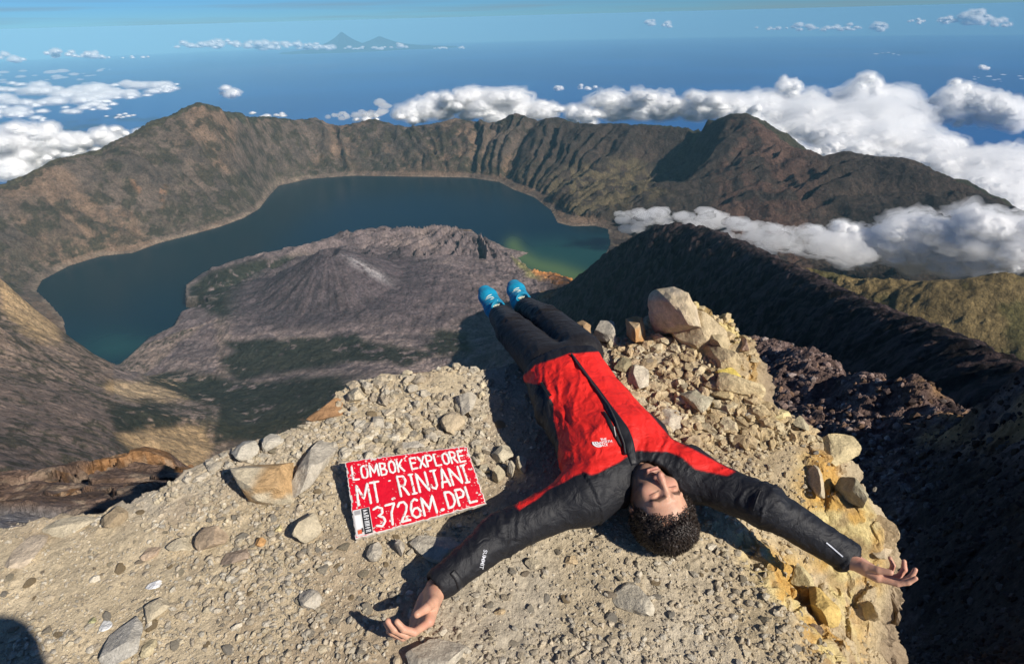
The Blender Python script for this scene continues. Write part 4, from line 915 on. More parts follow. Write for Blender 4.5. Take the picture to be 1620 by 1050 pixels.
def vnormals(V, Q):
    n = np.cross(V[Q[:, 2]]-V[Q[:, 0]], V[Q[:, 3]]-V[Q[:, 1]]) if Q.shape[1] == 4 else np.cross(V[Q[:, 1]]-V[Q[:, 0]], V[Q[:, 2]]-V[Q[:, 0]])
    o = np.zeros_like(V)
    for k in range(Q.shape[1]): np.add.at(o, Q[:, k], n)
    return o/np.maximum(np.linalg.norm(o, axis=1), 1e-9)[:, None]
def un(v): v = np.array(v, float); return v/np.linalg.norm(v)
def far_ray(px, py, P, L_):
    d = ray(px, py); d = d/np.linalg.norm(d); w = CAMP-P; b = w@d; c = w@w-L_*L_; q = b*b-c
    t = -b+math.sqrt(max(q, 0)); return CAMP+d*t
def cloth_mat(name, bump=.0012, rough=.75, sheen=.1, wscale=900):
    m = bpy.data.materials.new(name); t = nodes(m); L = t.links.new
    at = N(t, 'Attribute', attribute_name='col'); b = N(t, 'BsdfPrincipled', i_Roughness=rough); b.inputs['Specular IOR Level'].default_value = .35; b.inputs['Sheen Weight'].default_value = sheen; b.inputs['Sheen Roughness'].default_value = .5
    co = N(t, 'TexCoord'); nz = N(t, 'TexNoise', i_Scale=38.0, i_Detail=5.0, i_Roughness=.6); L(co.outputs['Object'], nz.inputs['Vector'])
    mr = N(t, 'MapRange', n1=.3, n2=.7, n3=.86, n4=1.12); L(nz.outputs[0], mr.inputs[0]); mx = N(t, 'VectorMath', operation='SCALE'); L(at.outputs[0], mx.inputs[0]); L(mr.outputs[0], mx.inputs['Scale']); L(mx.outputs[0], b.inputs['Base Color'])
    n2 = N(t, 'TexNoise', i_Scale=22.0, i_Detail=6.0, i_Roughness=.55, i_Distortion=1.2); L(co.outputs['Object'], n2.inputs['Vector'])
    n3 = N(t, 'TexNoise', i_Scale=float(wscale), i_Detail=1.0); L(co.outputs['Object'], n3.inputs['Vector']); s3 = N(t, 'Math', operation='MULTIPLY', n1=.04); L(n3.outputs[0], s3.inputs[0])
    ad = N(t, 'Math', operation='ADD'); L(n2.outputs[0], ad.inputs[0]); L(s3.outputs[0], ad.inputs[1])
    bp = N(t, 'Bump', i_Strength=1.0, i_Distance=bump*9); L(ad.outputs[0], bp.inputs['Height']); L(bp.outputs[0], b.inputs['Normal'])
    o = N(t, 'OutputMaterial'); L(b.outputs[0], o.inputs[0]); return m
# ---- skeleton, from where the joints stand in the view and how high they lie
J = dict(shL=at_h(925,783,.115), elL=at_h(790,846,.085), wrL=at_h(703,918,.072), shR=at_h(1082,748,.135), elR=at_h(1212,800,.175), wrR=at_h(1330,873,.10),
         hem=at_h(893,585,.115), waist=at_h(922,640,.12), chest=at_h(970,705,.135), neck=at_h(1005,752,.135), hipL=at_h(866,578,.105), hipR=at_h(918,560,.115))
J['knL'] = far_ray(812,523, J['hipL'], .395); J['anL'] = far_ray(790,498, J['knL'], .40)
J['knR'] = far_ray(866,510, J['hipR'], .395); J['anR'] = far_ray(829,486, J['knR'], .40)
print({k: [round(float(c), 2) for c in v] for k, v in J.items()})
HU = un((.35, -.90, -.26))                                   # towards the crown
HN = np.array([.02, -.10, 1.0]); HN = un(HN-(HN@HU)*HU); HX = np.cross(HN, HU)   # face normal; his right
HC_ = at_h(1042,800,.128)
person = bpy.data.objects.new('person', None); COL.objects.link(person)
person['label'] = 'man in red and black jacket lying on his back, arms spread, in blue shoes'; person['category'] = 'person'
root_loc = Vector((float(J['waist'][0]), float(J['waist'][1]), float(J['waist'][2])-.1)); person.location = root_loc
def part(name, V, Q, col, mat, parent=None, label=None, smooth_=True):
    V = V-np.array(root_loc); o = link(name, np_mesh(name, V, Q, col, smooth_), mat, parent or person)
    if label: o['label'] = label
    return o
# ---- body: one skin from head to hands, under the clothes too
SKIN = (0.60, 0.33, 0.22)
def hand(Fd, w, f, n, side, curl, size=1.0, spread=0.0, thumb_dir=(.75, .55, .35), tcurl=.35):
    f = un(f); n = np.array(n, float); n = un(n-(n@f)*f); t = np.cross(f, n)*side
    S_ = size
    P = lambda a, b, c: w+(f*a+t*b+n*c)*S_
    Fd.limb(w-f*.02*S_, w, .026*S_, .024*S_, .01, t, 1.12, .85)
    for b, e in ((.026, .030), (.009, .011), (-.009, -.010), (-.025, -.028)): Fd.limb(P(.008, b*.55, 0), P(.080, e, .0), .0165*S_, .0125*S_, .014)
    Fd.limb(P(.012, .018, .006), P(.045, .036, .010), .019*S_, .013*S_, .014)         # ball of the thumb
    Fd.limb(P(.015, -.020, .006), P(.06, -.028, .006), .016*S_, .012*S_, .012)
    for q, (bx, ln) in enumerate(((.031, (.043, .026, .021)), (.0105, (.047, .030, .022)), (-.0105, (.043, .028, .021)), (-.030, (.034, .021, .019)))):
        p0 = P(.083-(.0, -.003, .0, .009)[q], bx, 0); a = 0.0; dirs = f+t*spread*(bx/.03)
        for s_, (l_, cu) in enumerate(zip(ln, curl[q])):
            a += cu; d = un(dirs*math.cos(a)+n*math.sin(a)); p1 = p0+d*l_*S_; r0 = (.0088, .0080, .0072, .0062)[s_]*S_*(1 if q < 3 else .88); r1 = (.0080, .0072, .0062)[s_]*S_*(1 if q < 3 else .88)
            Fd.limb(p0, p1, r0, r1, .0035); p0 = p1
    p0 = P(.040, .036, .010); td = un(f*thumb_dir[0]+t*thumb_dir[1]+n*thumb_dir[2]); tn = un(-t*.6+n*.5+f*.2); a = 0
    for l_, r0, r1 in ((.036, .0118, .0100), (.029, .0100, .0078)):
        d = un(td*math.cos(a)+tn*math.sin(a)); p1 = p0+d*l_*S_; Fd.limb(p0, p1, r0*S_, r1*S_, .004); p0 = p1; a += tcurl
def build_body():
    out = []
    # head
    Fd = Field(HC_-.20, HC_+.20, .0022)
    def H(x, u, n): return HC_+(HX*x+HU*(u-.004)+HN*n)*1.07        # x his right, u crown, n outwards from the face
    M3 = [HX, HU, HN]
    Fd.ell(H(0, .030, -.018), M3, (.081, .098, .100), .0)             # cranium
    Fd.ell(H(0, -.010, .018), M3, (.070, .094, .071), .02)            # face
    Fd.ell(H(0, -.070, .030), M3, (.051, .043, .047), .022)           # jaw
    Fd.ell(H(0, -.094, .050), M3, (.021, .018, .022), .016)           # chin
    for s_ in (-1, 1):
        Fd.ell(H(s_*.040, -.022, .055), M3, (.024, .022, .022), .016)  # cheekbones
        Fd.limb(H(s_*.012, .027, .083), H(s_*.044, .022, .066), .0085, .0075, .012)   # brow
        Fd.ell(H(s_*.031, .006, .084), M3, (.017, .011, .013), .008, True)            # socket
        Fd.ell(H(s_*.031, .004, .063), M3, (.0165, .0115, .0145), .004)               # closed lid over the eyeball
        Fd.limb(H(s_*.017, -.002, .077), H(s_*.045, -.001, .070), .0012, .0012, .0012)   # lash line, raised edge
        Fd.ell(H(s_*.078, .000, -.008), [un(HX*.35*s_+HN*.9), HU, un(HX*.9-HN*.35*s_)], (.019, .031, .0075), .006)   # ear
        Fd.limb(H(s_*.084, .018, -.016), H(s_*.083, -.020, -.010), .0045, .0035, .004)
        Fd.ell(H(s_*.0825, -.001, .000), M3, (.006, .010, .006), .003, True)
        Fd.ell(H(s_*.0105, -.036, .096), M3, (.0085, .0080, .0085), .006)             # nostril wings
        Fd.ell(H(s_*.0065, -.0435, .098), M3, (.0036, .003, .004), .001, True)
    Fd.limb(H(0, .014, .082), H(0, -.020, .100), .0075, .0090, .012)     # nose bridge
    Fd.limb(H(0, -.018, .099), H(0, -.034, .108), .0088, .0100, .008)    # nose tip
    Fd.ell(H(0, -.062, .080), M3, (.027, .014, .012), .012)              # mouth mound
    Fd.limb(H(-.020, -.0600, .0865), H(.020, -.0600, .0865), .0040, .0040, .004); Fd.limb(H(-.010, -.0580, .0905), H(.010, -.0580, .0905), .0042, .0042, .004)
    Fd.limb(H(-.016, -.0685, .0885), H(.016, -.0685, .0885), .0046, .0046, .004)
    Fd.limb(H(-.025, -.0640, .0900), H(.025, -.0640, .0900), .0012, .0012, .0015, sub=True)
    Fd.limb(H(0, -.035, -.02), J['neck']+np.array([0, 0, -.005]), .056, .060, .02)
    V, Q = Fd.mesh(1); out.append((V, Q))
    # hands and forearms
    hl = dict(w=at_h(686,938,.056), f=(-.24, -.95, -.05), n=(-.66, .30, .68))
    Fd = Field(hl['w']-.22, hl['w']+.22, .0021)
    hand(Fd, hl['w'], hl['f'], hl['n'], -1, [(.55, .70, .55), (.65, .75, .5), (.60, .80, .55), (.45, .60, .5)], 1.28, .0, (.85, .30, .40), .30)
    Fd.limb(hl['w'], J['wrL']+(J['elL']-J['wrL'])*.22, .027, .027, .012); V, Q = Fd.mesh(1); out.append((V, Q))
    hr = dict(w=at_h(1341,884,.095), f=(.70, -.70, -.06), n=(.38, .40, .82))
    Fd = Field(hr['w']-.22, hr['w']+.22, .0021)
    hand(Fd, hr['w'], hr['f'], hr['n'], 1, [(.30, .45, .35), (.40, .65, .50), (.55, .85, .6), (.70, .95, .7)], 1.04, .0, (.92, .22, .30), .20)
    Fd.limb(hr['w'], J['wrR']+(J['elR']-J['wrR'])*.22, .026, .027, .012); V, Q = Fd.mesh(1); out.append((V, Q))
    # trunk and limbs inside the clothes (joins head and hands into one body)
    pts = np.array(list(J.values())); Fd = Field(pts.min(0)-.15, pts.max(0)+.15, .011)
    for a, b, ra, rb in (('neck','chest',.06,.085),('chest','waist',.085,.08),('waist','hem',.08,.08),('shL','elL',.045,.036),('elL','wrL',.036,.024),('shR','elR',.045,.036),('elR','wrR',.036,.024),
                         ('neck','shL',.05,.045),('neck','shR',.05,.045),('hem','hipL',.075,.07),('hem','hipR',.075,.07),('hipL','knL',.068,.048),('knL','anL',.048,.034),('hipR','knR',.068,.048),('knR','anR',.048,.034)):
        Fd.limb(J[a], J[b], ra, rb, .02)
    V, Q = Fd.mesh(1); out.append((V, Q))
    Vs = []; Qs = []; off = 0
    for V, Q in out: Vs.append(V); Qs.append(Q+off); off += len(V)
    V = np.concatenate(Vs); Q = np.concatenate(Qs)
    c = np.array(SKIN)[None]*np.ones((len(V), 1)); n = fbm(V[:, 0]*60, V[:, 1]*60, V[:, 2]*60, octv=3, seed=301)
    def mix(c, k, w): return c*(1-w[:, None])+np.array(k)*w[:, None]
    n_ = fbm(V[:, 0]*25, V[:, 1]*25, V[:, 2]*25, octv=4, seed=302); c = c*(.84+.32*n)[:, None]; c = mix(c, (.62, .24, .17), smooth(.50, .66, n_)*.35)
    r_ = (V-HC_)/1.07; x = r_@HX; u = r_@HU+.004; nn = r_@HN; hd = (np.linalg.norm(r_, axis=1) < .16)
    c = mix(c, (.50, .19, .15), hd*np.exp(-((x/.024)**2+((u+.064)/.0085)**2))*(nn > .07)*.85)                       # lips
    c = mix(c, (.56, .24, .17), hd*np.exp(-((x/.02)**2+((u+.034)/.016)**2))*(nn > .08)*.5)
    for s_ in (-1, 1):
        c = mix(c, (.55, .27, .19), hd*np.exp(-(((x-s_*.044)/.02)**2+((u+.028)/.02)**2))*.4)
        bd = np.abs(u-(.0245-.9*np.maximum(np.abs(x)-.034, 0)))
        c = mix(c, (.045, .028, .018), hd*(nn > .04)*smooth(.0078, .0034, bd)*smooth(.009, .014, x*s_)*smooth(.055, .046, x*s_)*(.6+.4*n)*.95)  # brows
        c = mix(c, (.06, .035, .03), hd*(nn > .055)*np.exp(-((u+.0025)/.0018)**2)*smooth(.049, .044, x*s_)*smooth(.014, .018, x*s_)*.85)   # lashes
    beard = hd*smooth(-.030, -.050, u)*smooth(.6, .35, np.exp(-((x/.026)**2+((u+.064)/.010)**2)))*(nn > -.03)
    beard = np.maximum(beard, hd*smooth(.050, .064, np.abs(x))*smooth(.02, -.03, u)*(nn > -.02))
    c = mix(c, (.16, .095, .065), beard*(.5+.35*n))
    m = bpy.data.materials.new('skin'); t = nodes(m); L = t.links.new
    at = N(t, 'Attribute', attribute_name='col'); b = N(t, 'BsdfPrincipled', i_Roughness=.48); b.inputs['Subsurface Weight'].default_value = .12; b.inputs['Subsurface Scale'].default_value = .01; b.inputs['Subsurface Radius'].default_value = (1, .35, .2)
    b.inputs['Specular IOR Level'].default_value = .4
    co = N(t, 'TexCoord'); nz = N(t, 'TexNoise', i_Scale=420.0, i_Detail=3.0); L(co.outputs['Object'], nz.inputs['Vector']); bp = N(t, 'Bump', i_Strength=.5, i_Distance=.0012); L(nz.outputs[0], bp.inputs['Height']); L(bp.outputs[0], b.inputs['Normal'])
    L(at.outputs[0], b.inputs['Base Color']); o = N(t, 'OutputMaterial'); L(b.outputs[0], o.inputs[0])
    part('body', V, Q, np.clip(c, .01, .8), m)
build_body()
def build_hair():
    Fd = Field(HC_-.17, HC_+.17, .003)
    def H(x, u, n): return HC_+(HX*x+HU*u+HN*n)*1.07
    M3 = [HX, HU, HN]
    Fd.ell(H(0, .044, -.026), M3, (.086, .085, .090), .0)
    Fd.ell(H(0, .104, .008), M3, (.058, .026, .050), .03)
    for s_ in (-1, 1): Fd.ell(H(s_*.072, .030, -.020), M3, (.014, .045, .050), .01)
    Fd.ell(H(.004, -.048, .104), M3, (.108, .134, .112), .008, True)       # opens over the forehead and face
    Fd.ell(H(0, -.11, -.02), M3, (.16, .085, .2), .01, True)
    V, Q = Fd.mesh(1); n = vnormals(V, Q)
    f = fbm(V[:, 0]*48, V[:, 1]*48, V[:, 2]*48, octv=5, seed=311, ridged=True)-.5; g = fbm(V[:, 0]*170, V[:, 1]*170, V[:, 2]*170, octv=2, seed=312)-.5
    V = V+n*(f*.018+g*.007)[:, None]
    # loose curls: short bent blades standing out of the mass
    R = np.random.RandomState(9); k = 9000; pk = R.randint(0, len(V), k); pk = pk[V[pk, 2] > .02]; k = len(pk); P = V[pk]; nn = n[pk]; rd = R.normal(size=(k, 3)); tg = rd-(rd*nn).sum(1)[:, None]*nn; tg /= np.linalg.norm(tg, axis=1)[:, None]+1e-9
    sd = np.cross(nn, tg); L1 = R.uniform(.003, .012, k)[:, None]; w = .0009
    a = P; b = P+nn*L1*.8+tg*L1*.5; c = b+tg*L1*.9-nn*L1*.1; d = c+tg*L1*.2-nn*L1*.7
    VV = np.stack([a-sd*w, a+sd*w, b-sd*w, b+sd*w, c-sd*w*.8, c+sd*w*.8, d-sd*w*.3, d+sd*w*.3], 1).reshape(-1, 3); base = (np.arange(k)*8)[:, None, None]+len(V)
    FF = (np.array([[0, 1, 3, 2], [2, 3, 5, 4], [4, 5, 7, 6]])[None]+base).reshape(-1, 4)
    col = np.array((.016, .010, .007))[None]*np.ones((len(V)+len(VV), 1)); col[len(V):] *= np.repeat(R.uniform(.7, 2.6, (k, 1)), 8, 0)
    m = bpy.data.materials.new('dark_curly_hair'); t = nodes(m); at = N(t, 'Attribute', attribute_name='col'); b = N(t, 'BsdfPrincipled', i_Roughness=.55); b.inputs['Specular IOR Level'].default_value = .5; o = N(t, 'OutputMaterial'); t.links.new(at.outputs[0], b.inputs[0]); t.links.new(b.outputs[0], o.inputs[0])
    part('hair', np.concatenate([V, VV]), np.concatenate([Q, FF]), col, m)
build_hair()
# ---- jacket
RED = (0.78, 0.022, 0.016); BLK = (0.012, 0.0125, 0.016)
def axis_uv(V, a, b):
    ab = b-a; L_ = np.linalg.norm(ab); ax = ab/L_; w = V-a; s = w@ax; r_ = w-s[:, None]*ax; e1 = un(np.cross(ax, [0, 0, 1])); e2 = np.cross(ax, e1); return s, np.arctan2(r_@e2, r_@e1), L_
def build_jacket():
    pts = np.array([J[k] for k in ('shL','elL','wrL','shR','elR','wrR','hem','neck')]); Fd = Field(pts.min(0)-.19, pts.max(0)+.19, .0052)
    side = un(J['shR']-J['shL']); sp = un(J['chest']-J['hem'])
    Fd.limb(J['hem'], J['waist'], .092, .094, .02, side, 1.92, 1.12)
    Fd.limb(J['waist'], J['chest'], .094, .102, .03, side, 1.90, 1.10)
    Fd.limb(J['chest'], J['chest']*.45+J['neck']*.55, .100, .085, .04, side, 1.95, 1.02)
    for s_ in ('L', 'R'):
        sh, el, wr = J['sh'+s_], J['el'+s_], J['wr'+s_]
        Fd.limb(J['neck']*.55+sh*.45, sh, .082, .082, .05); Fd.limb(J['chest']*.6+sh*.4, sh, .085, .082, .06)
        Fd.limb(sh, el, .078, .062, .035); Fd.limb(el, wr, .062, .047, .02); Fd.limb(wr-(wr-el)*.04, wr+un(wr-el)*.012, .049, .047, .006)
    # collar standing round the neck, lying open
    c0 = J['neck']; hu = un(HU*.7-sp*.3)
    for k in range(15):
        a = -2.55+5.1*k/14; d = side*math.cos(a-math.pi/2)*1.0
        q = c0+side*math.sin(a)*.088+np.array([0, 0, -.022])-np.array([0, 0, 1])*math.cos(a)*-.060+hu*.012
        Fd.limb(q-hu*.030, q+hu*(.045-.02*abs(a)/2.5), .020, .0135, .018)
    # room for neck and head, sleeve mouths
    M3 = [HX, HU, HN]
    Fd.ell(HC_+HU*.0, M3, (.078, .105, .098), .012, True); Fd.ell(HC_+HU*-.06+HN*.03, M3, (.058, .075, .080), .012, True)
    for s_ in ('L', 'R'):
        d = un(J['wr'+s_]-J['el'+s_]); Fd.limb(J['wr'+s_]-d*.028, J['wr'+s_]+d*.12, .034, .037, .003, sub=True)
    sd = un(J['hem']-J['waist']); Fd.limb(J['hem']+sd*.045, J['hem']+sd*.22, .088, .088, .004, side, 1.92, 1.12, sub=True)
    V, Q = Fd.mesh(2); n = vnormals(V, Q)
    # creases of the cloth
    disp = np.zeros(len(V)); x = V-J['hem']; sc = x@side; sy = x@sp
    dmid = np.full(len(V), 9.0)
    for s_ in ('L', 'R'):
        for a, b, amp, fr in ((J['sh'+s_], J['el'+s_], .010, 26), (J['el'+s_], J['wr'+s_], .010, 30)):
            s, th, L_ = axis_uv(V, a, b); w = smooth(-.04, .03, s)*smooth(L_+.03, L_-.02, s)*smooth(.13, .10, np.linalg.norm(V-(a+un(b-a)*np.clip(s, 0, L_)[:, None]), axis=1))
            q = fbm(s*fr+1.3*np.sin(th*1+s*9), np.cos(th)*1.2+5, np.sin(th)*1.2, octv=3, seed=321, ridged=True)-.55
            bend = .5+.9*np.exp(-((s-L_*(1 if a is J['sh'+s_] else 0))/.07)**2)+.5*np.exp(-((s-L_)/.04)**2)
            disp += w*amp*q*bend; disp *= np.where((b is J['wr'+s_]) & (s > L_-.035) & (w > 0), .25, 1); dmid = np.where(w > .5, 0, dmid)
    tw = (dmid > 1)*1.0
    wv = fbm(sc*6, sy*6, octv=3, seed=330)-.5
    # long soft folds running from the arms and the side down to the hem
    disp += tw*(.022*(fbm((sc*.75+sy*.28)*11+wv*1.6, (sy*.75-sc*.3)*2.6, octv=3, seed=331, ridged=True)-.58)+.008*(fbm(sc*22+wv*3, sy*9, octv=3, seed=332, ridged=True)-.55))
    disp += tw*.010*np.exp(-((sy-.03)/.03)**2)*(fbm(sc*16, sy*3, octv=2, seed=333)-.5)*2
    V = V+n*disp[:, None]
    # keep it off the ground
    gz = gh(V[:, 0], V[:, 1], False); V[:, 2] = np.where(V[:, 2] < gz+.004, gz+.004+(V[:, 2]-gz)*.05, V[:, 2])
    px, py, _ = pix(V); wob = 1.6*(fbm(V[:, 0]*30, V[:, 1]*30, octv=2, seed=340)-.5)
    red = poly_sd(px+wob, py+wob, [(820,602),(846,578),(900,560),(948,556),(966,583),(978,600),(1018,642),(1062,694),(1096,710),(1163,746),(1150,752),(1100,742),(1078,722),(1055,714),(1008,712),(999,718),(975,733),(945,748),(935,750),(925,746),
        (905,754),(888,764),(868,774),(842,794),(822,806),(812,796),(820,776),(845,752),(870,732),(884,724),(878,700),(872,668),(862,634),(840,606)])
    up = V[:, 2]-gz > .07
    side_panel = (poly_sd(px, py, [(836,606),(858,609),(876,640),(876,662),(884,700),(882,722),(868,730),(856,690),(842,640)]) > 0)
    rw_ = np.where(side_panel, 0, smooth(-1.6, 1.6, red))[:, None]
    c = np.array(RED)[None]*rw_+np.array(BLK)[None]*(1-rw_)
    m = cloth_mat('jacket_cloth', .0009, .58, .0)
    o = part('jacket', V, Q, c, m, label='red and black hooded rain jacket with black sleeves'); o.data.name = 'jacket'
    return o, V, Q
jack, JV, JQ = build_jacket()
JB = BVHTree.FromPolygons([tuple(v) for v in JV], [tuple(int(i) for i in q) for q in JQ])
def on_jacket(px, py, lift=.002):
    d = Vector(ray(px, py)).normalized(); h = JB.ray_cast(Vector(CAMP), d)
    if h[0] is None: return None
    nn = h[1] if h[1].dot(d) < 0 else -h[1]
    return np.array(h[0]+nn*lift), np.array(nn)
def strip_on(name, path, width, col, mat, lift=.0025, thick=.003, parent=None, step=3.0, teeth=False):
    """a raised band laid along the cloth surface through view positions"""
    P = []; 
    for (x0, y0), (x1, y1) in zip(path[:-1], path[1:]):
        k = max(1, int(math.hypot(x1-x0, y1-y0)/step))
        for i in range(k): P.append((x0+(x1-x0)*i/k, y0+(y1-y0)*i/k))
    P.append(path[-1]); H_ = [on_jacket(*p, lift) for p in P]; H_ = [h for h in H_ if h is not None]
    if len(H_) < 2: return None
    C_ = np.array([h[0] for h in H_]); Nn = np.array([h[1] for h in H_])
    for _ in range(2): C_[1:-1] = (C_[:-2]+C_[1:-1]*2+C_[2:])/4; Nn[1:-1] = (Nn[:-2]+Nn[1:-1]+Nn[2:])/3
    T = np.gradient(C_, axis=0); T /= np.linalg.norm(T, axis=1)[:, None]; Sd = np.cross(T, Nn); Sd /= np.linalg.norm(Sd, axis=1)[:, None]
    n = len(C_); w = (width if np.ndim(width) else np.full(n, width)); w = np.interp(np.linspace(0, 1, n), np.linspace(0, 1, len(w)), w)[:, None]/2
    V = np.stack([C_-Sd*w-Nn*.004, C_-Sd*w+Nn*thick*.6, C_-Sd*w*.5+Nn*thick, C_+Sd*w*.5+Nn*thick, C_+Sd*w+Nn*thick*.6, C_+Sd*w-Nn*.004], 1)
    if teeth: V[1::2, 2:4] += Nn[1::2, None, :]*.0012
    V = V.reshape(-1, 3); Q = [(i*6+j, i*6+j+1, (i+1)*6+j+1, (i+1)*6+j) for i in range(n-1) for j in range(5)]+[(0, 1, 2, 3), (0, 3, 4, 5), ((n-1)*6+3, (n-1)*6+2, (n-1)*6+1, (n-1)*6), ((n-1)*6+5, (n-1)*6+4, (n-1)*6+3, (n-1)*6)]
    return part(name, V, np.array(Q), np.array(col)[None]*np.ones((len(V), 1)), mat, parent)
TRIM = cloth_mat('black_trim', .0003, .5, .0); METAL_COL = (.10, .10, .11)
strip_on('storm_flap', [(905,563),(916,577),(930,597),(943,614),(955,632),(963,645),(975,663),(986,680),(994,698),(998,716),(1003,735)], [.012, .012, .014, .020, .030, .036, .032, .026], BLK, TRIM, .001, .005, jack)
strip_on('zip', [(904,562),(914,577),(928,597),(941,614),(952,630),(963,645),(972,663),(980,684),(987,704),(990,720)], .006, (.05, .05, .05), TRIM, .006, .004, jack, 2.0, True)
strip_on('pocket_zip', [(956,652),(964,668),(972,684),(979,699),(983,707)], [.006, .012, .013, .012, .006], (.02, .02, .02), TRIM, .0015, .004, jack)
strip_on('zip_pull', [(971,676),(972,684),(974,692)], .0035, (.55, .50, .45), TRIM, .006, .003, jack, 2.0)
strip_on('hand_pocket_zip', [(857,606),(863,615),(871,626)], .010, (.02, .02, .02), TRIM, .002, .004, jack, 2.0)
strip_on('elbow_seam', [(1203,775),(1197,790),(1192,806)], .004, (.012, .012, .014), TRIM, .0005, .0015, jack, 2.0)
strip_on('cuff_tab', [(716,905),(724,915),(728,928)], .018, (.018, .018, .02), TRIM, .002, .004, jack, 2.0)
strip_on('reflective_tape', [(1307,858),(1319,868),(1333,880)], .004, (.62, .64, .70), TRIM, .0015, .0015, jack, 2.0)
# ---- lettering laid on cloth: a font outline cut fine and set down on the surface point by point
def text_mesh(body, size=1.0, spacing=1.0, bold=0.0):
    cu = bpy.data.curves.new('t', 'FONT'); cu.body = body; cu.size = size; cu.align_x = 'CENTER'; cu.align_y = 'CENTER'; cu.space_character = spacing; cu.offset = bold; cu.resolution_u = 3
    o = bpy.data.objects.new('t', cu); COL.objects.link(o); dg = bpy.context.evaluated_depsgraph_get(); me = bpy.data.meshes.new_from_object(o.evaluated_get(dg)); bpy.data.objects.remove(o); bpy.data.curves.remove(cu)
    bm = bmesh.new(); bm.from_mesh(me); bmesh.ops.triangulate(bm, faces=bm.faces); bpy.data.meshes.remove(me)
    V = np.array([v.co[:] for v in bm.verts]); Fq = np.array([[v.index for v in f.verts] for f in bm.faces]); bm.free(); return V, Fq
def decal(name, V, Fq, cx, cy_, ang, sx, sy, col, mat, parent, lift=.0025):
    a = math.radians(ang); ux = np.array([math.cos(a), math.sin(a)]); uy = np.array([math.sin(a), -math.cos(a)]); W_ = []
    for v in V:
        p = np.array([cx, cy_])+ux*v[0]*sx+uy*v[1]*sy; h = on_jacket(p[0], p[1], lift)
        if h is None: return None
        W_.append(h[0])
    W_ = np.array(W_); Q = np.array([list(f) for f in Fq]); return part(name, W_, Q, np.array(col)[None]*np.ones((len(W_), 1)), mat, parent, smooth_=False)
def arc_quads(r0, r1, a0, a1, n=10):
    V = []; 
    for i in range(n+1):
        a = a0+(a1-a0)*i/n; V += [(r0*math.cos(a), r0*math.sin(a), 0), (r1*math.cos(a), r1*math.sin(a), 0)]
    Q = [(2*i, 2*i+1, 2*i+3, 2*i+2) for i in range(n)]; return np.array(V), np.array([[q[0], q[1], q[2]] for q in Q]+[[q[0], q[2], q[3]] for q in Q])
LOGO = cloth_mat('logo_thread', .0001, .6, .0)
for k_, (r0, r1) in enumerate(((2.2, 4.2), (5.2, 7.4), (8.4, 10.8))):   # half dome of three bands, left of the words
    V_, F_ = arc_quads(r0, r1, math.pi*.98, math.pi*1.62, 8); decal('logo_band', V_, F_, 947.5, 698.5, -8, 1.0, .85, (.85, .83, .82), LOGO, jack)
for tx, yy in (('THE', -4.4), ('NORTH', .2), ('FACE', 4.8)):
    V_, F_ = text_mesh(tx, 5.6, 1.0, .12); V_[:, 0] -= V_[:, 0].min(); decal('logo_lettering', V_, F_, 949.0-yy*.08, 700.5+yy, -8, 1.0, .95, (.85, .83, .82), LOGO, jack)
V_, F_ = text_mesh('SUMMIT', 8.5, 1.0, .1); decal('sleeve_lettering', V_, F_, 764, 884, 104, 1.0, 1.0, (.55, .56, .60), LOGO, jack)
# ---- trousers
def build_trousers():
    pts = np.array([J[k] for k in ('hem','hipL','hipR','knL','knR','anL','anR')]); Fd = Field(pts.min(0)-.16, pts.max(0)+.16, .0065)
    side = un(J['shR']-J['shL']); up = un(J['waist']-J['hem'])
    Fd.limb(J['hem']+up*.04, J['hem']-up*.03, .088, .088, .02, side, 1.72, 1.05)
    for s_ in ('L', 'R'):
        hp, kn, an = J['hip'+s_], J['kn'+s_], J['an'+s_]; Fd.limb(J['hem']*.6+hp*.4, hp, .088, .090, .03); Fd.limb(hp, kn, .098, .079, .012); Fd.limb(kn, an-un(an-kn)*.06, .079, .062, .012); Fd.limb(an-un(an-kn)*.08, an-un(an-kn)*.045, .062, .058, .008)
        d = un(an-kn); Fd.limb(an-d*.055, an+d*.12, .048, .056, .004, sub=True)
    V, Q = Fd.mesh(2); n = vnormals(V, Q); disp = np.zeros(len(V))
    for s_ in ('L', 'R'):
        for a, b in ((J['hip'+s_], J['kn'+s_]), (J['kn'+s_], J['an'+s_])):
            s, th, L_ = axis_uv(V, a, b); w = smooth(-.05, .04, s)*smooth(L_+.04, L_-.03, s)*smooth(.14, .11, np.linalg.norm(V-(a+un(b-a)*np.clip(s, 0, L_)[:, None]), axis=1))
            q = fbm(s*17+1.6*np.sin(th+s*7), np.cos(th)*1.3+3, np.sin(th)*1.3, octv=3, seed=351, ridged=True)-.55; e = .55+1.0*np.exp(-((s-(L_ if b is J['kn'+s_] else 0))/.08)**2)+(.9*np.exp(-((s-L_)/.06)**2) if b is J['an'+s_] else 0)
            disp += w*.012*q*e
    V = V+n*disp[:, None]
    part('trousers', V, Q, np.array((.011, .010, .012))[None]*np.ones((len(V), 1)), cloth_mat('trouser_cloth', .0010, .65, .03), label='black hiking trousers')
build_trousers()
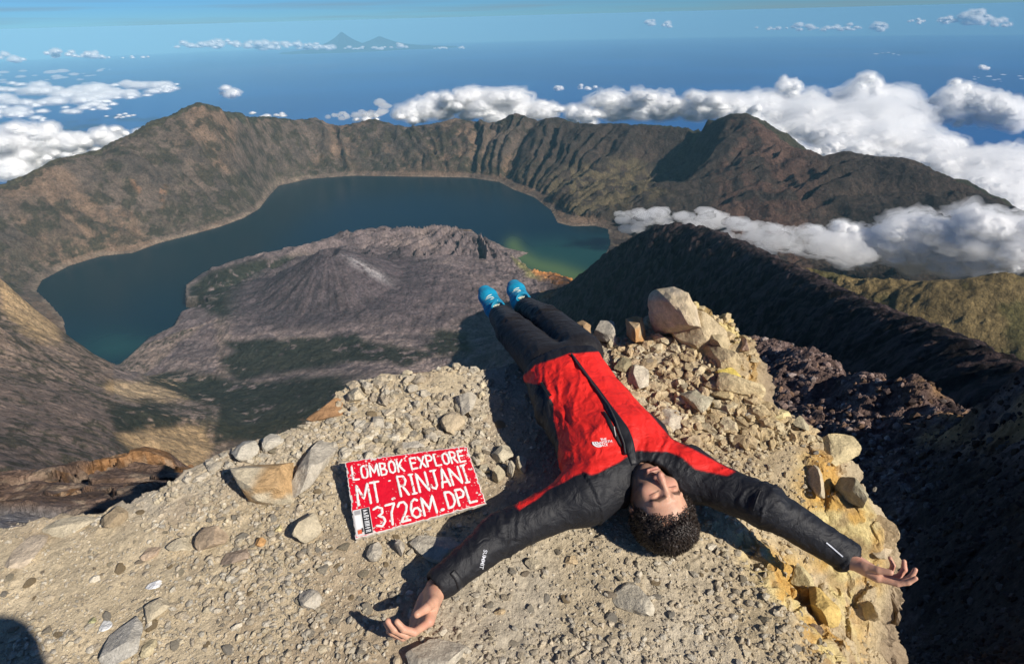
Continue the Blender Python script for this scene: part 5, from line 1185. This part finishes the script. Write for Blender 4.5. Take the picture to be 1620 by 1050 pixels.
# ---- shoes
def build_shoe(an, toe_px, roll, nm):
    tp = far_ray(toe_px[0], toe_px[1], an, .285); f = un(tp-an); vw = un(CAMP-an); up = un(vw-(vw@f)*f); up = un(up+np.cross(f, up)*roll); sd = np.cross(f, up)
    # f runs heel to toe, up is the instep side; the sole lies away from the instep
    o = an-up*.045+f*-.045
    P = lambda a, b, c: o+f*a+sd*b+up*c
    Fd = Field(np.minimum(an, tp)-.13, np.maximum(an, tp)+.13, .0034)
    Fd.limb(P(.035, 0, .035), P(.10, 0, .035), .048, .047, .02, sd, 1.0, 1.1); Fd.limb(P(.10, 0, .030), P(.20, 0.004, .022), .048, .042, .03, sd, 1.18, .9)
    Fd.limb(P(.20, .004, .022), P(.245, .006, .016), .042, .031, .02, sd, 1.2, .85); Fd.limb(P(.045, 0, .04), P(.055, 0, .092), .044, .042, .015, sd, .92, 1.1)
    Fd.limb(P(.055, 0, .085), P(.060, 0, .13), .030, .031, .004, sub=True)
    V, Q = Fd.mesh(1); r_ = V-o; a = r_@f; b = r_@sd; c_ = r_@up
    c = np.array((.006, .27, .45))[None]*np.ones((len(V), 1)); c = np.where((c_ < .010)[:, None], np.array((.012, .10, .17))[None], c); c = np.where(((a > .225) & (c_ < .026))[:, None], np.array((.02, .02, .022))[None], c)
    c = np.where(((np.abs(np.sin(a*95+b*30)) > .93) & (np.abs(b) > .022) & (a < .17) & (a > .06))[:, None], np.array((.02, .16, .30))[None], c)
    c = np.where(((a < .03) & (c_ > .05))[:, None], np.array((.62, .70, .10))[None], c)
    m = cloth_mat('shoe_fabric', .0006, .55, .05); s = part('shoe', V, Q, c, m, label='bright blue running shoe')
    # sole with lugs
    Fd = Field(np.minimum(an, tp)-.14, np.maximum(an, tp)+.14, .0036)
    Fd.limb(P(.03, 0, -.012), P(.12, 0, -.010), .034, .033, .02, sd, 1.05, .42); Fd.limb(P(.12, 0, -.010), P(.235, .005, -.004), .036, .030, .02, sd, 1.25, .40)
    V, Q = Fd.mesh(0); r_ = V-o; lug = np.sign(np.sin((r_@f)*230))*np.where((r_@up) < -.014, 1, 0)*.0022; V = V-up*lug[:, None]
    part('sole', V, Q, np.array((.022, .022, .025))[None]*np.ones((len(V), 1)), TRIM, s)
    Vt = []; Qt = []
    def tube(pts, r_):
        pts = np.array(pts); n = len(pts); T = np.gradient(pts, axis=0); b0 = len(Vt)
        for i in range(n):
            e1 = un(np.cross(T[i], [.3, .2, 1])); e2 = un(np.cross(T[i], e1))
            for k in range(5): Vt.append(pts[i]+(e1*math.cos(k*1.2566)+e2*math.sin(k*1.2566))*r_)
        for i in range(n-1):
            for k in range(5): Qt.append((b0+i*5+k, b0+i*5+(k+1) % 5, b0+(i+1)*5+(k+1) % 5, b0+(i+1)*5+k))
    for i, a_ in enumerate((.082, .100, .118, .136, .154, .170)):
        hgt = .0885-(a_-.085)*.30; s1 = .027; sg = 1 if i % 2 else -1
        tube([P(a_-.006*sg, -s1, hgt-.010), P(a_-.002*sg, -s1*.5, hgt+.001), P(a_, 0, hgt+.005), P(a_+.002*sg, s1*.5, hgt+.001), P(a_+.006*sg, s1, hgt-.010)], .0024)
    for sg in (-1, 1): tube([P(.080, 0, .084), P(.072, sg*.012, .096), P(.088, sg*.026, .092), P(.098, sg*.020, .083), P(.082, 0, .084)], .0026); tube([P(.080, 0, .084), P(.095, sg*.014, .088), P(.112, sg*.024, .080)], .0026)
    part('laces', np.array(Vt), np.array(Qt), np.array((.75, .75, .60))[None]*np.ones((len(Vt), 1)), TRIM, s)
build_shoe(J['anL'], (754,438), .25, 'L'); build_shoe(J['anR'], (803,429), .2, 'R')
# ================================================================== RED SIGN
SGN = [at_h(546,730,.105), at_h(738,705,.110), at_h(769,796,.040), at_h(563,851,.030)]      # corners: top left, top right, bottom right, bottom left
S_N = un(np.cross(SGN[3]-SGN[0], SGN[1]-SGN[0])); S_N = S_N if S_N[2] > 0 else -S_N
def sq(u, v, w=0.0): return (SGN[0]*(1-u)+SGN[1]*u)*(1-v)+(SGN[3]*(1-u)+SGN[2]*u)*v+S_N*w
sign = bpy.data.objects.new('sign_board', None); COL.objects.link(sign); s_org = sq(.5, 1.0); sign.location = s_org
sign['label'] = 'weathered red board with white hand-painted summit lettering, propped on the ground'; sign['category'] = 'sign'
def build_sign():
    nu, nv = 250, 150; u, v = np.meshgrid(np.linspace(0, 1, nu), np.linspace(0, 1, nv)); n = fbm(u*22, v*14, octv=5, seed=401)
    jag = .010*(fbm(u*30, v*30+9, octv=3, seed=402)-.5); ju = jag*(smooth(.08, 0, u)-smooth(.92, 1, u))*1.6; jv = jag*(smooth(.1, 0, v)-smooth(.9, 1, v))*2.6
    base = np.stack([sq_arr(u+ju, v+jv)[i] for i in range(3)], -1); edge = np.minimum(np.minimum(u, 1-u)*1.6, np.minimum(v, 1-v))
    chip = smooth(.50+edge*3.2, .47+edge*3.2-.0, 1-n+.0) if False else (n < (.40-edge*4.0)) | (fbm(u*60, v*38, octv=3, seed=403) < .16) | ((fbm(u*48, v*30, octv=3, seed=404) > .74) & (edge < .12)) | (edge < .0075)
    top = base+S_N*(.0012*(fbm(u*40, v*26, octv=3, seed=405)-.5)-.0010*chip)[..., None]
    red = np.array((0.66, 0.004, 0.022))*(0.86+.28*fbm(u*8, v*5, octv=4, seed=406))[..., None]; white = np.array((.70, .66, .62))*(.8+.4*n)[..., None]
    col = np.where(chip[..., None], white, red).reshape(-1, 3); V = top.reshape(-1, 3); I = np.arange(nu*nv).reshape(nv, nu)
    Q = np.stack([I[:-1, :-1], I[1:, :-1], I[1:, 1:], I[:-1, 1:]], -1).reshape(-1, 4)
    ring = np.concatenate([I[0, :-1], I[:-1, -1], I[-1, :0:-1], I[:0:-1, 0]]); k = len(ring); off = len(V)
    side1 = V[ring]-S_N*.003; side2 = V[ring]-S_N*.017; VV = np.concatenate([V, V[ring], side1, side2]); r0 = np.arange(k)
    Q2 = [np.stack([off+a*k+r0, off+a*k+(r0+1) % k, off+(a+1)*k+(r0+1) % k, off+(a+1)*k+r0], 1) for a in (0, 1)]
    c2 = np.array((.72, .66, .56))[None]*(.75+.5*fbm(r0*.15, r0*0, octv=3, seed=409))[:, None]; C_ = np.concatenate([col, c2, c2, c2*.7])
    m = vcol_mat('old_paint', rough=.45, spec=.4, layers=((90.0, .86, 1.1, 5),), bscale=((160.0, 6, 1.0),), bdist=.0012)
    link('board', np_mesh('board', VV-s_org, np.concatenate([Q]+Q2), np.clip(C_, 0, .85), smooth_=True), m, sign)
    V8 = np.array([sq(a, b, -.0165) for a, b in ((0.004, .006), (.996, .006), (.996, .994), (.004, .994))]); link('board_back', np_mesh('board_back', V8-s_org, [(0, 1, 2, 3)], np.full((4, 3), .4)), m, sign)
def sq_arr(u, v):
    return [(SGN[0][i]*(1-u)+SGN[1][i]*u)*(1-v)+(SGN[3][i]*(1-u)+SGN[2][i]*u)*v for i in range(3)]
build_sign()
GL = {'L': [[(0,0),(0,1),(.9,1)]], 'O': [[(.5,0),(.12,.12),(0,.5),(.12,.88),(.5,1),(.88,.88),(1,.5),(.88,.12),(.5,0)]], 'M': [[(0,1),(.04,0),(.5,.72),(.96,0),(1,1)]],
 'B': [[(0,0),(0,1)],[(0,0),(.7,.05),(.85,.24),(.65,.45),(0,.48)],[(0,.48),(.75,.53),(.95,.75),(.75,.97),(0,1)]], 'K': [[(0,0),(0,1)],[(.9,0),(.05,.55)],[(.25,.45),(.95,1)]],
 'E': [[(.95,0),(0,0),(0,1),(.95,1)],[(0,.48),(.75,.48)]], 'X': [[(0,0),(1,1)],[(1,0),(0,1)]], 'P': [[(0,1),(0,0)],[(0,0),(.7,.03),(.95,.25),(.75,.5),(0,.54)]],
 'R': [[(0,1),(0,0)],[(0,0),(.7,.03),(.92,.25),(.7,.48),(0,.52)],[(.4,.52),(.95,1)]], 'T': [[(0,0),(1,0)],[(.5,0),(.5,1)]], 'I': [[(.5,0),(.5,1)],[(.1,0),(.9,0)],[(.1,1),(.9,1)]],
 'N': [[(0,1),(0,0),(1,1),(1,0)]], 'J': [[(.35,0),(1,0)],[(.75,0),(.75,.82),(.5,1),(.15,.92),(0,.75)]], 'A': [[(0,1),(.5,0),(1,1)],[(.15,.74),(.85,.74)]],
 'D': [[(0,0),(0,1)],[(0,0),(.6,.05),(.95,.3),(.95,.7),(.6,.95),(0,1)]], '3': [[(0,.08),(.45,0),(.9,.12),(.85,.36),(.4,.46),(.9,.58),(1,.8),(.6,1),(.05,.9)]], '7': [[(0,.02),(1,0),(.5,.45),(.4,1)]],
 '2': [[(0,.2),(.25,.02),(.7,.02),(.95,.22),(.8,.5),(.05,1),(1,1)]], '6': [[(.9,.1),(.6,0),(.25,.12),(.02,.5),(.05,.82),(.4,1),(.8,.95),(1,.72),(.75,.5),(.4,.5),(.05,.68)]], '.': [[(.35,.96),(.65,.96)]], ':': [[(.4,.05),(.55,.05)],[(.35,.96),(.65,.96)]]}
LET = bpy.data.materials.new('white_paint_letters'); _t = nodes(LET); _b = N(_t, 'BsdfPrincipled', i_Roughness=.5); _at = N(_t, 'Attribute', attribute_name='col'); _o = N(_t, 'OutputMaterial'); _t.links.new(_at.outputs[0], _b.inputs[0]); _t.links.new(_b.outputs[0], _o.inputs[0])
_lay = [0]
def ribbon(path, wid, lift, col, bag, aspect):
    """painted stroke through (u, v) points, round at the ends"""
    P = np.array([sq(*p) for p in path]); Q_ = []
    for i in range(len(P)-1):
        k = max(1, int(np.linalg.norm(P[i+1]-P[i])/.004)); Q_ += [P[i]+(P[i+1]-P[i])*j/k for j in range(k)]
    Q_.append(P[-1]); P = np.array(Q_); T = np.gradient(P, axis=0) if len(P) > 1 else np.array([[1, 0, 0]]); T /= np.linalg.norm(T, axis=1)[:, None]+1e-9; Sd = np.cross(T, S_N); R = np.random.RandomState(len(bag[0])+7)
    P = np.concatenate([P[:1]-T[:1]*wid*.45, P, P[-1:]+T[-1:]*wid*.45]); Sd = np.concatenate([Sd[:1], Sd, Sd[-1:]]); w = wid*(.92+.22*R.rand(len(P))); w[0] = w[-1] = wid*.35; P = P+R.normal(size=P.shape)*.00025; b0 = len(bag[0])
    for i in range(len(P)):
        for s_, h in ((-.5, 0), (-.3, .0007), (.3, .0007), (.5, 0)): bag[0].append(P[i]+Sd[i]*w[i]*s_*1.0+S_N*(lift+h))
    for i in range(len(P)-1):
        for k in range(3): bag[1].append((b0+i*4+k, b0+i*4+k+1, b0+(i+1)*4+k+1, b0+(i+1)*4+k))
def letter(ch, u0, v0, u1, v1, wid, col=(.80, .78, .74), nm='letter', skew=0.0):
    bag = ([], []); 
    for st in GL[ch]:
        _lay[0] = (_lay[0]+1) % 5; ribbon([(u0+(u1-u0)*x+skew*(1-y), v0+(v1-v0)*y) for x, y in st], wid, .0009+.0002*_lay[0], col, bag, 1)
    V = np.array(bag[0]); n = fbm(V[:, 0]*120, V[:, 1]*120, octv=3, seed=420); c = np.array(col)[None]*(.85+.25*n)[:, None]
    c = np.where((n < .20)[:, None], np.array((.45, .06, .06))[None], c); link(nm, np_mesh(nm, V-s_org, bag[1], np.clip(c, 0, .85)), LET, sign)
def word(txt, u0, u1, v0, v1, wid, gap=.30):
    wd = {'I': .62, '.': .30, ':': .3, ' ': .45, 'M': 1.35, 'N': 1.15, 'J': .95}; tot = sum(wd.get(c, 1.0) for c in txt)+gap*(len(txt)-1); k = (u1-u0)/tot; x = u0; R = random.Random(len(txt)*5+int(u0*100))
    for c in txt:
        w = wd.get(c, 1.0)*k
        if c != ' ': letter(c, x, v0+R.uniform(-.008, .008), x+w, v1+R.uniform(-.008, .008), wid)
        x += w+gap*k
word('LOMBOK', .045, .455, .085, .265, .0068, .42); word('EXPLORE', .515, .955, .075, .255, .0068, .36)
word('MT', .055, .235, .340, .625, .0076, .22); letter('.', .30, .36, .345, .63, .0092); letter('.', .30, .05, .340, .375, .0050); word('RINJANI', .385, .935, .325, .610, .0074, .34)
word('3726M', .160, .620, .685, .945, .0076, .30); letter('.', .645, .70, .690, .935, .0100); word('DPL', .715, .945, .680, .935, .0076, .34)
def sticker():
    R = random.Random(3); q = [(.008,.66),(.135,.66),(.135,.985),(.008,.985)]
    def plate(nm, a, b, c, d, lift, col):
        V = np.array([sq(a, b, lift), sq(c, b, lift), sq(c, d, lift), sq(a, d, lift)]); return V
    st = link('sticker', np_mesh('sticker', plate('', .006, .660, .132, .990, .0011, 0)-s_org, [(0, 3, 2, 1)], np.tile(np.array([[.66, .64, .62]]), (4, 1))), LET, sign); st['label'] = 'torn black and white sticker'
    V = plate('', .068, .664, .128, .986, .0015, 0); link('sticker_band', np_mesh('sticker_band', V-s_org, [(0, 3, 2, 1)], np.tile(np.array([[.02, .02, .022]]), (4, 1))), LET, st)
    for (a, b, c, d, col) in ((.014,.735,.058,.90,(.80,.80,.78)),(.016,.675,.060,.725,(.35,.34,.34)),(.020,.915,.052,.965,(.70,.12,.05)),(.05,.90,.064,.95,(.05,.05,.05))):
        link('sticker_mark', np_mesh('sticker_mark', plate('', a, b, c, d, .0019, 0)-s_org, [(0, 3, 2, 1)], np.tile(np.array([col]), (4, 1))), LET, st)
    for i in range(8):
        bag = ([], []); v = .685+i*.037; k = R.randrange(4); ps = [[(.082,v),(.114,v)],[(.082,v+.016),(.114,v+.016)]] if k == 0 else ([[(.082,v),(.114,v+.008),(.082,v+.018)]] if k == 1 else ([[(.082,v),(.114,v),(.114,v+.016),(.082,v+.016)]] if k == 2 else [[(.082,v+.008),(.114,v+.008)],[(.098,v),(.098,v+.016)]]))
        for p in ps: ribbon(p, .0026, .0020+.0001*i, None, bag, 1)
        V = np.array(bag[0]); link('sticker_mark', np_mesh('sticker_mark', V-s_org, bag[1], np.tile(np.array([[.75, .75, .75]]), (len(V), 1))), LET, st)
sticker()
# ================================================================== the photographer's own figure, behind the viewpoint
def build_photographer():
    o0 = np.array([.10, -.24, float(gh(np.array([.10]), np.array([-.24]))[0])]); ph = bpy.data.objects.new('person', None); COL.objects.link(ph); ph.location = o0
    ph['label'] = 'standing photographer in dark clothes whose shadow falls at the bottom left corner'; ph['category'] = 'person'
    P = lambda x, y, z: np.array([x, y, z]); T = 1.66
    def mk(nm, lim, h, col, mat, k=.02):
        A_ = np.array([l[0] for l in lim]+[l[1] for l in lim]); Fd = Field(A_.min(0)-.2, A_.max(0)+.2, h)
        for l in lim: Fd.limb(l[0], l[1], l[2], l[3], l[4] if len(l) > 4 else k, *(l[5:] if len(l) > 5 else ()))
        V, Q = Fd.mesh(1); link(nm, np_mesh(nm, V, Q, np.array(col)[None]*np.ones((len(V), 1))), mat, ph)
    cl = cloth_mat('dark_cloth', .001, .8, .1)
    arms = [(P(.17,0,1.36), P(.20,-.06,1.12), .05, .042), (P(.20,-.06,1.12), P(.03,.09,1.24), .042, .032), (P(-.17,0,1.36), P(-.22,.04,1.13), .05, .042), (P(-.22,.02,1.13), P(-.13,.12,1.24), .042, .032)]
    mk('body', [(P(0,0,1.56), P(0,.01,1.50), .085, .068), (P(0,0,1.50), P(0,0,1.36), .052, .06), (P(0,0,1.3), P(0,0,.95), .12, .13, .03), (P(.09,0,.9), P(.10,.01,.5), .07, .05), (P(.10,.01,.5), P(.10,0,.08), .05, .035), (P(-.09,0,.9), P(-.10,.01,.5), .07, .05), (P(-.10,.01,.5), P(-.10,0,.08), .05, .035)]+arms
        +[(P(.03,.09,1.24), P(.0,.13,1.28), .026, .022)]+[(P(.0,.13,1.28), P(-.01-.01*i,.165,1.31-.018*i), .009, .007, .003) for i in range(5)]+[(P(-.13,.12,1.24), P(-.11,.15,1.28), .026, .022)]+[(P(-.11,.15,1.28), P(-.095+.008*i,.18,1.31-.018*i), .009, .007, .003) for i in range(5)], .010, SKIN, bpy.data.materials['skin'])
    mk('jacket', [(P(0,0,1.34), P(0,0,.92), .135, .14, .03, (1,0,0), 1.45, .95), (P(.12,0,1.36), P(.17,0,1.35), .08, .07, .04), (P(-.12,0,1.36), P(-.17,0,1.35), .08, .07, .04)]+[(a, b, r0+.018, r1+.018) for a, b, r0, r1 in arms], .012, (.03, .035, .05), cl)
    mk('trousers', [(P(0,0,.95), P(0,0,.88), .135, .13, .03, (1,0,0), 1.3, .9)]+[(P(s*.09,0,.88), P(s*.10,.01,.48), .095, .075) for s in (-1, 1)]+[(P(s*.10,.01,.48), P(s*.10,0,.08), .075, .065) for s in (-1, 1)], .013, (.04, .035, .03), cl)
    mk('hair', [(P(0,-.015,1.60), P(0,-.03,1.56), .092, .085)], .010, (.03, .02, .015), bpy.data.materials['dark_curly_hair'])
    for s in (-1, 1): mk('shoe', [(P(s*.10,-.03,.045), P(s*.11,.17,.03), .048, .038)], .010, (.08, .06, .05), cl)
build_photographer()
def build_haze():
    bm = bmesh.new(); bmesh.ops.create_cube(bm, size=1.0)
    for v in bm.verts:
        v.co = Vector((v.co.x*900000, v.co.y*900000, 3.0 if v.co.z > 0 else -8200.0))
    me = bpy.data.meshes.new('haze'); bm.to_mesh(me); bm.free()
    m = bpy.data.materials.new('haze_air'); t = nodes(m)
    pv = N(t, 'VolumePrincipled', i_Density=1.2e-5, i_Color=(0.34, 0.69, 0.86, 1), i_Anisotropy=-0.25)
    o = N(t, 'OutputMaterial'); t.links.new(pv.outputs[0], o.inputs[1])
    link('haze', me, m, kind='stuff')
build_haze()
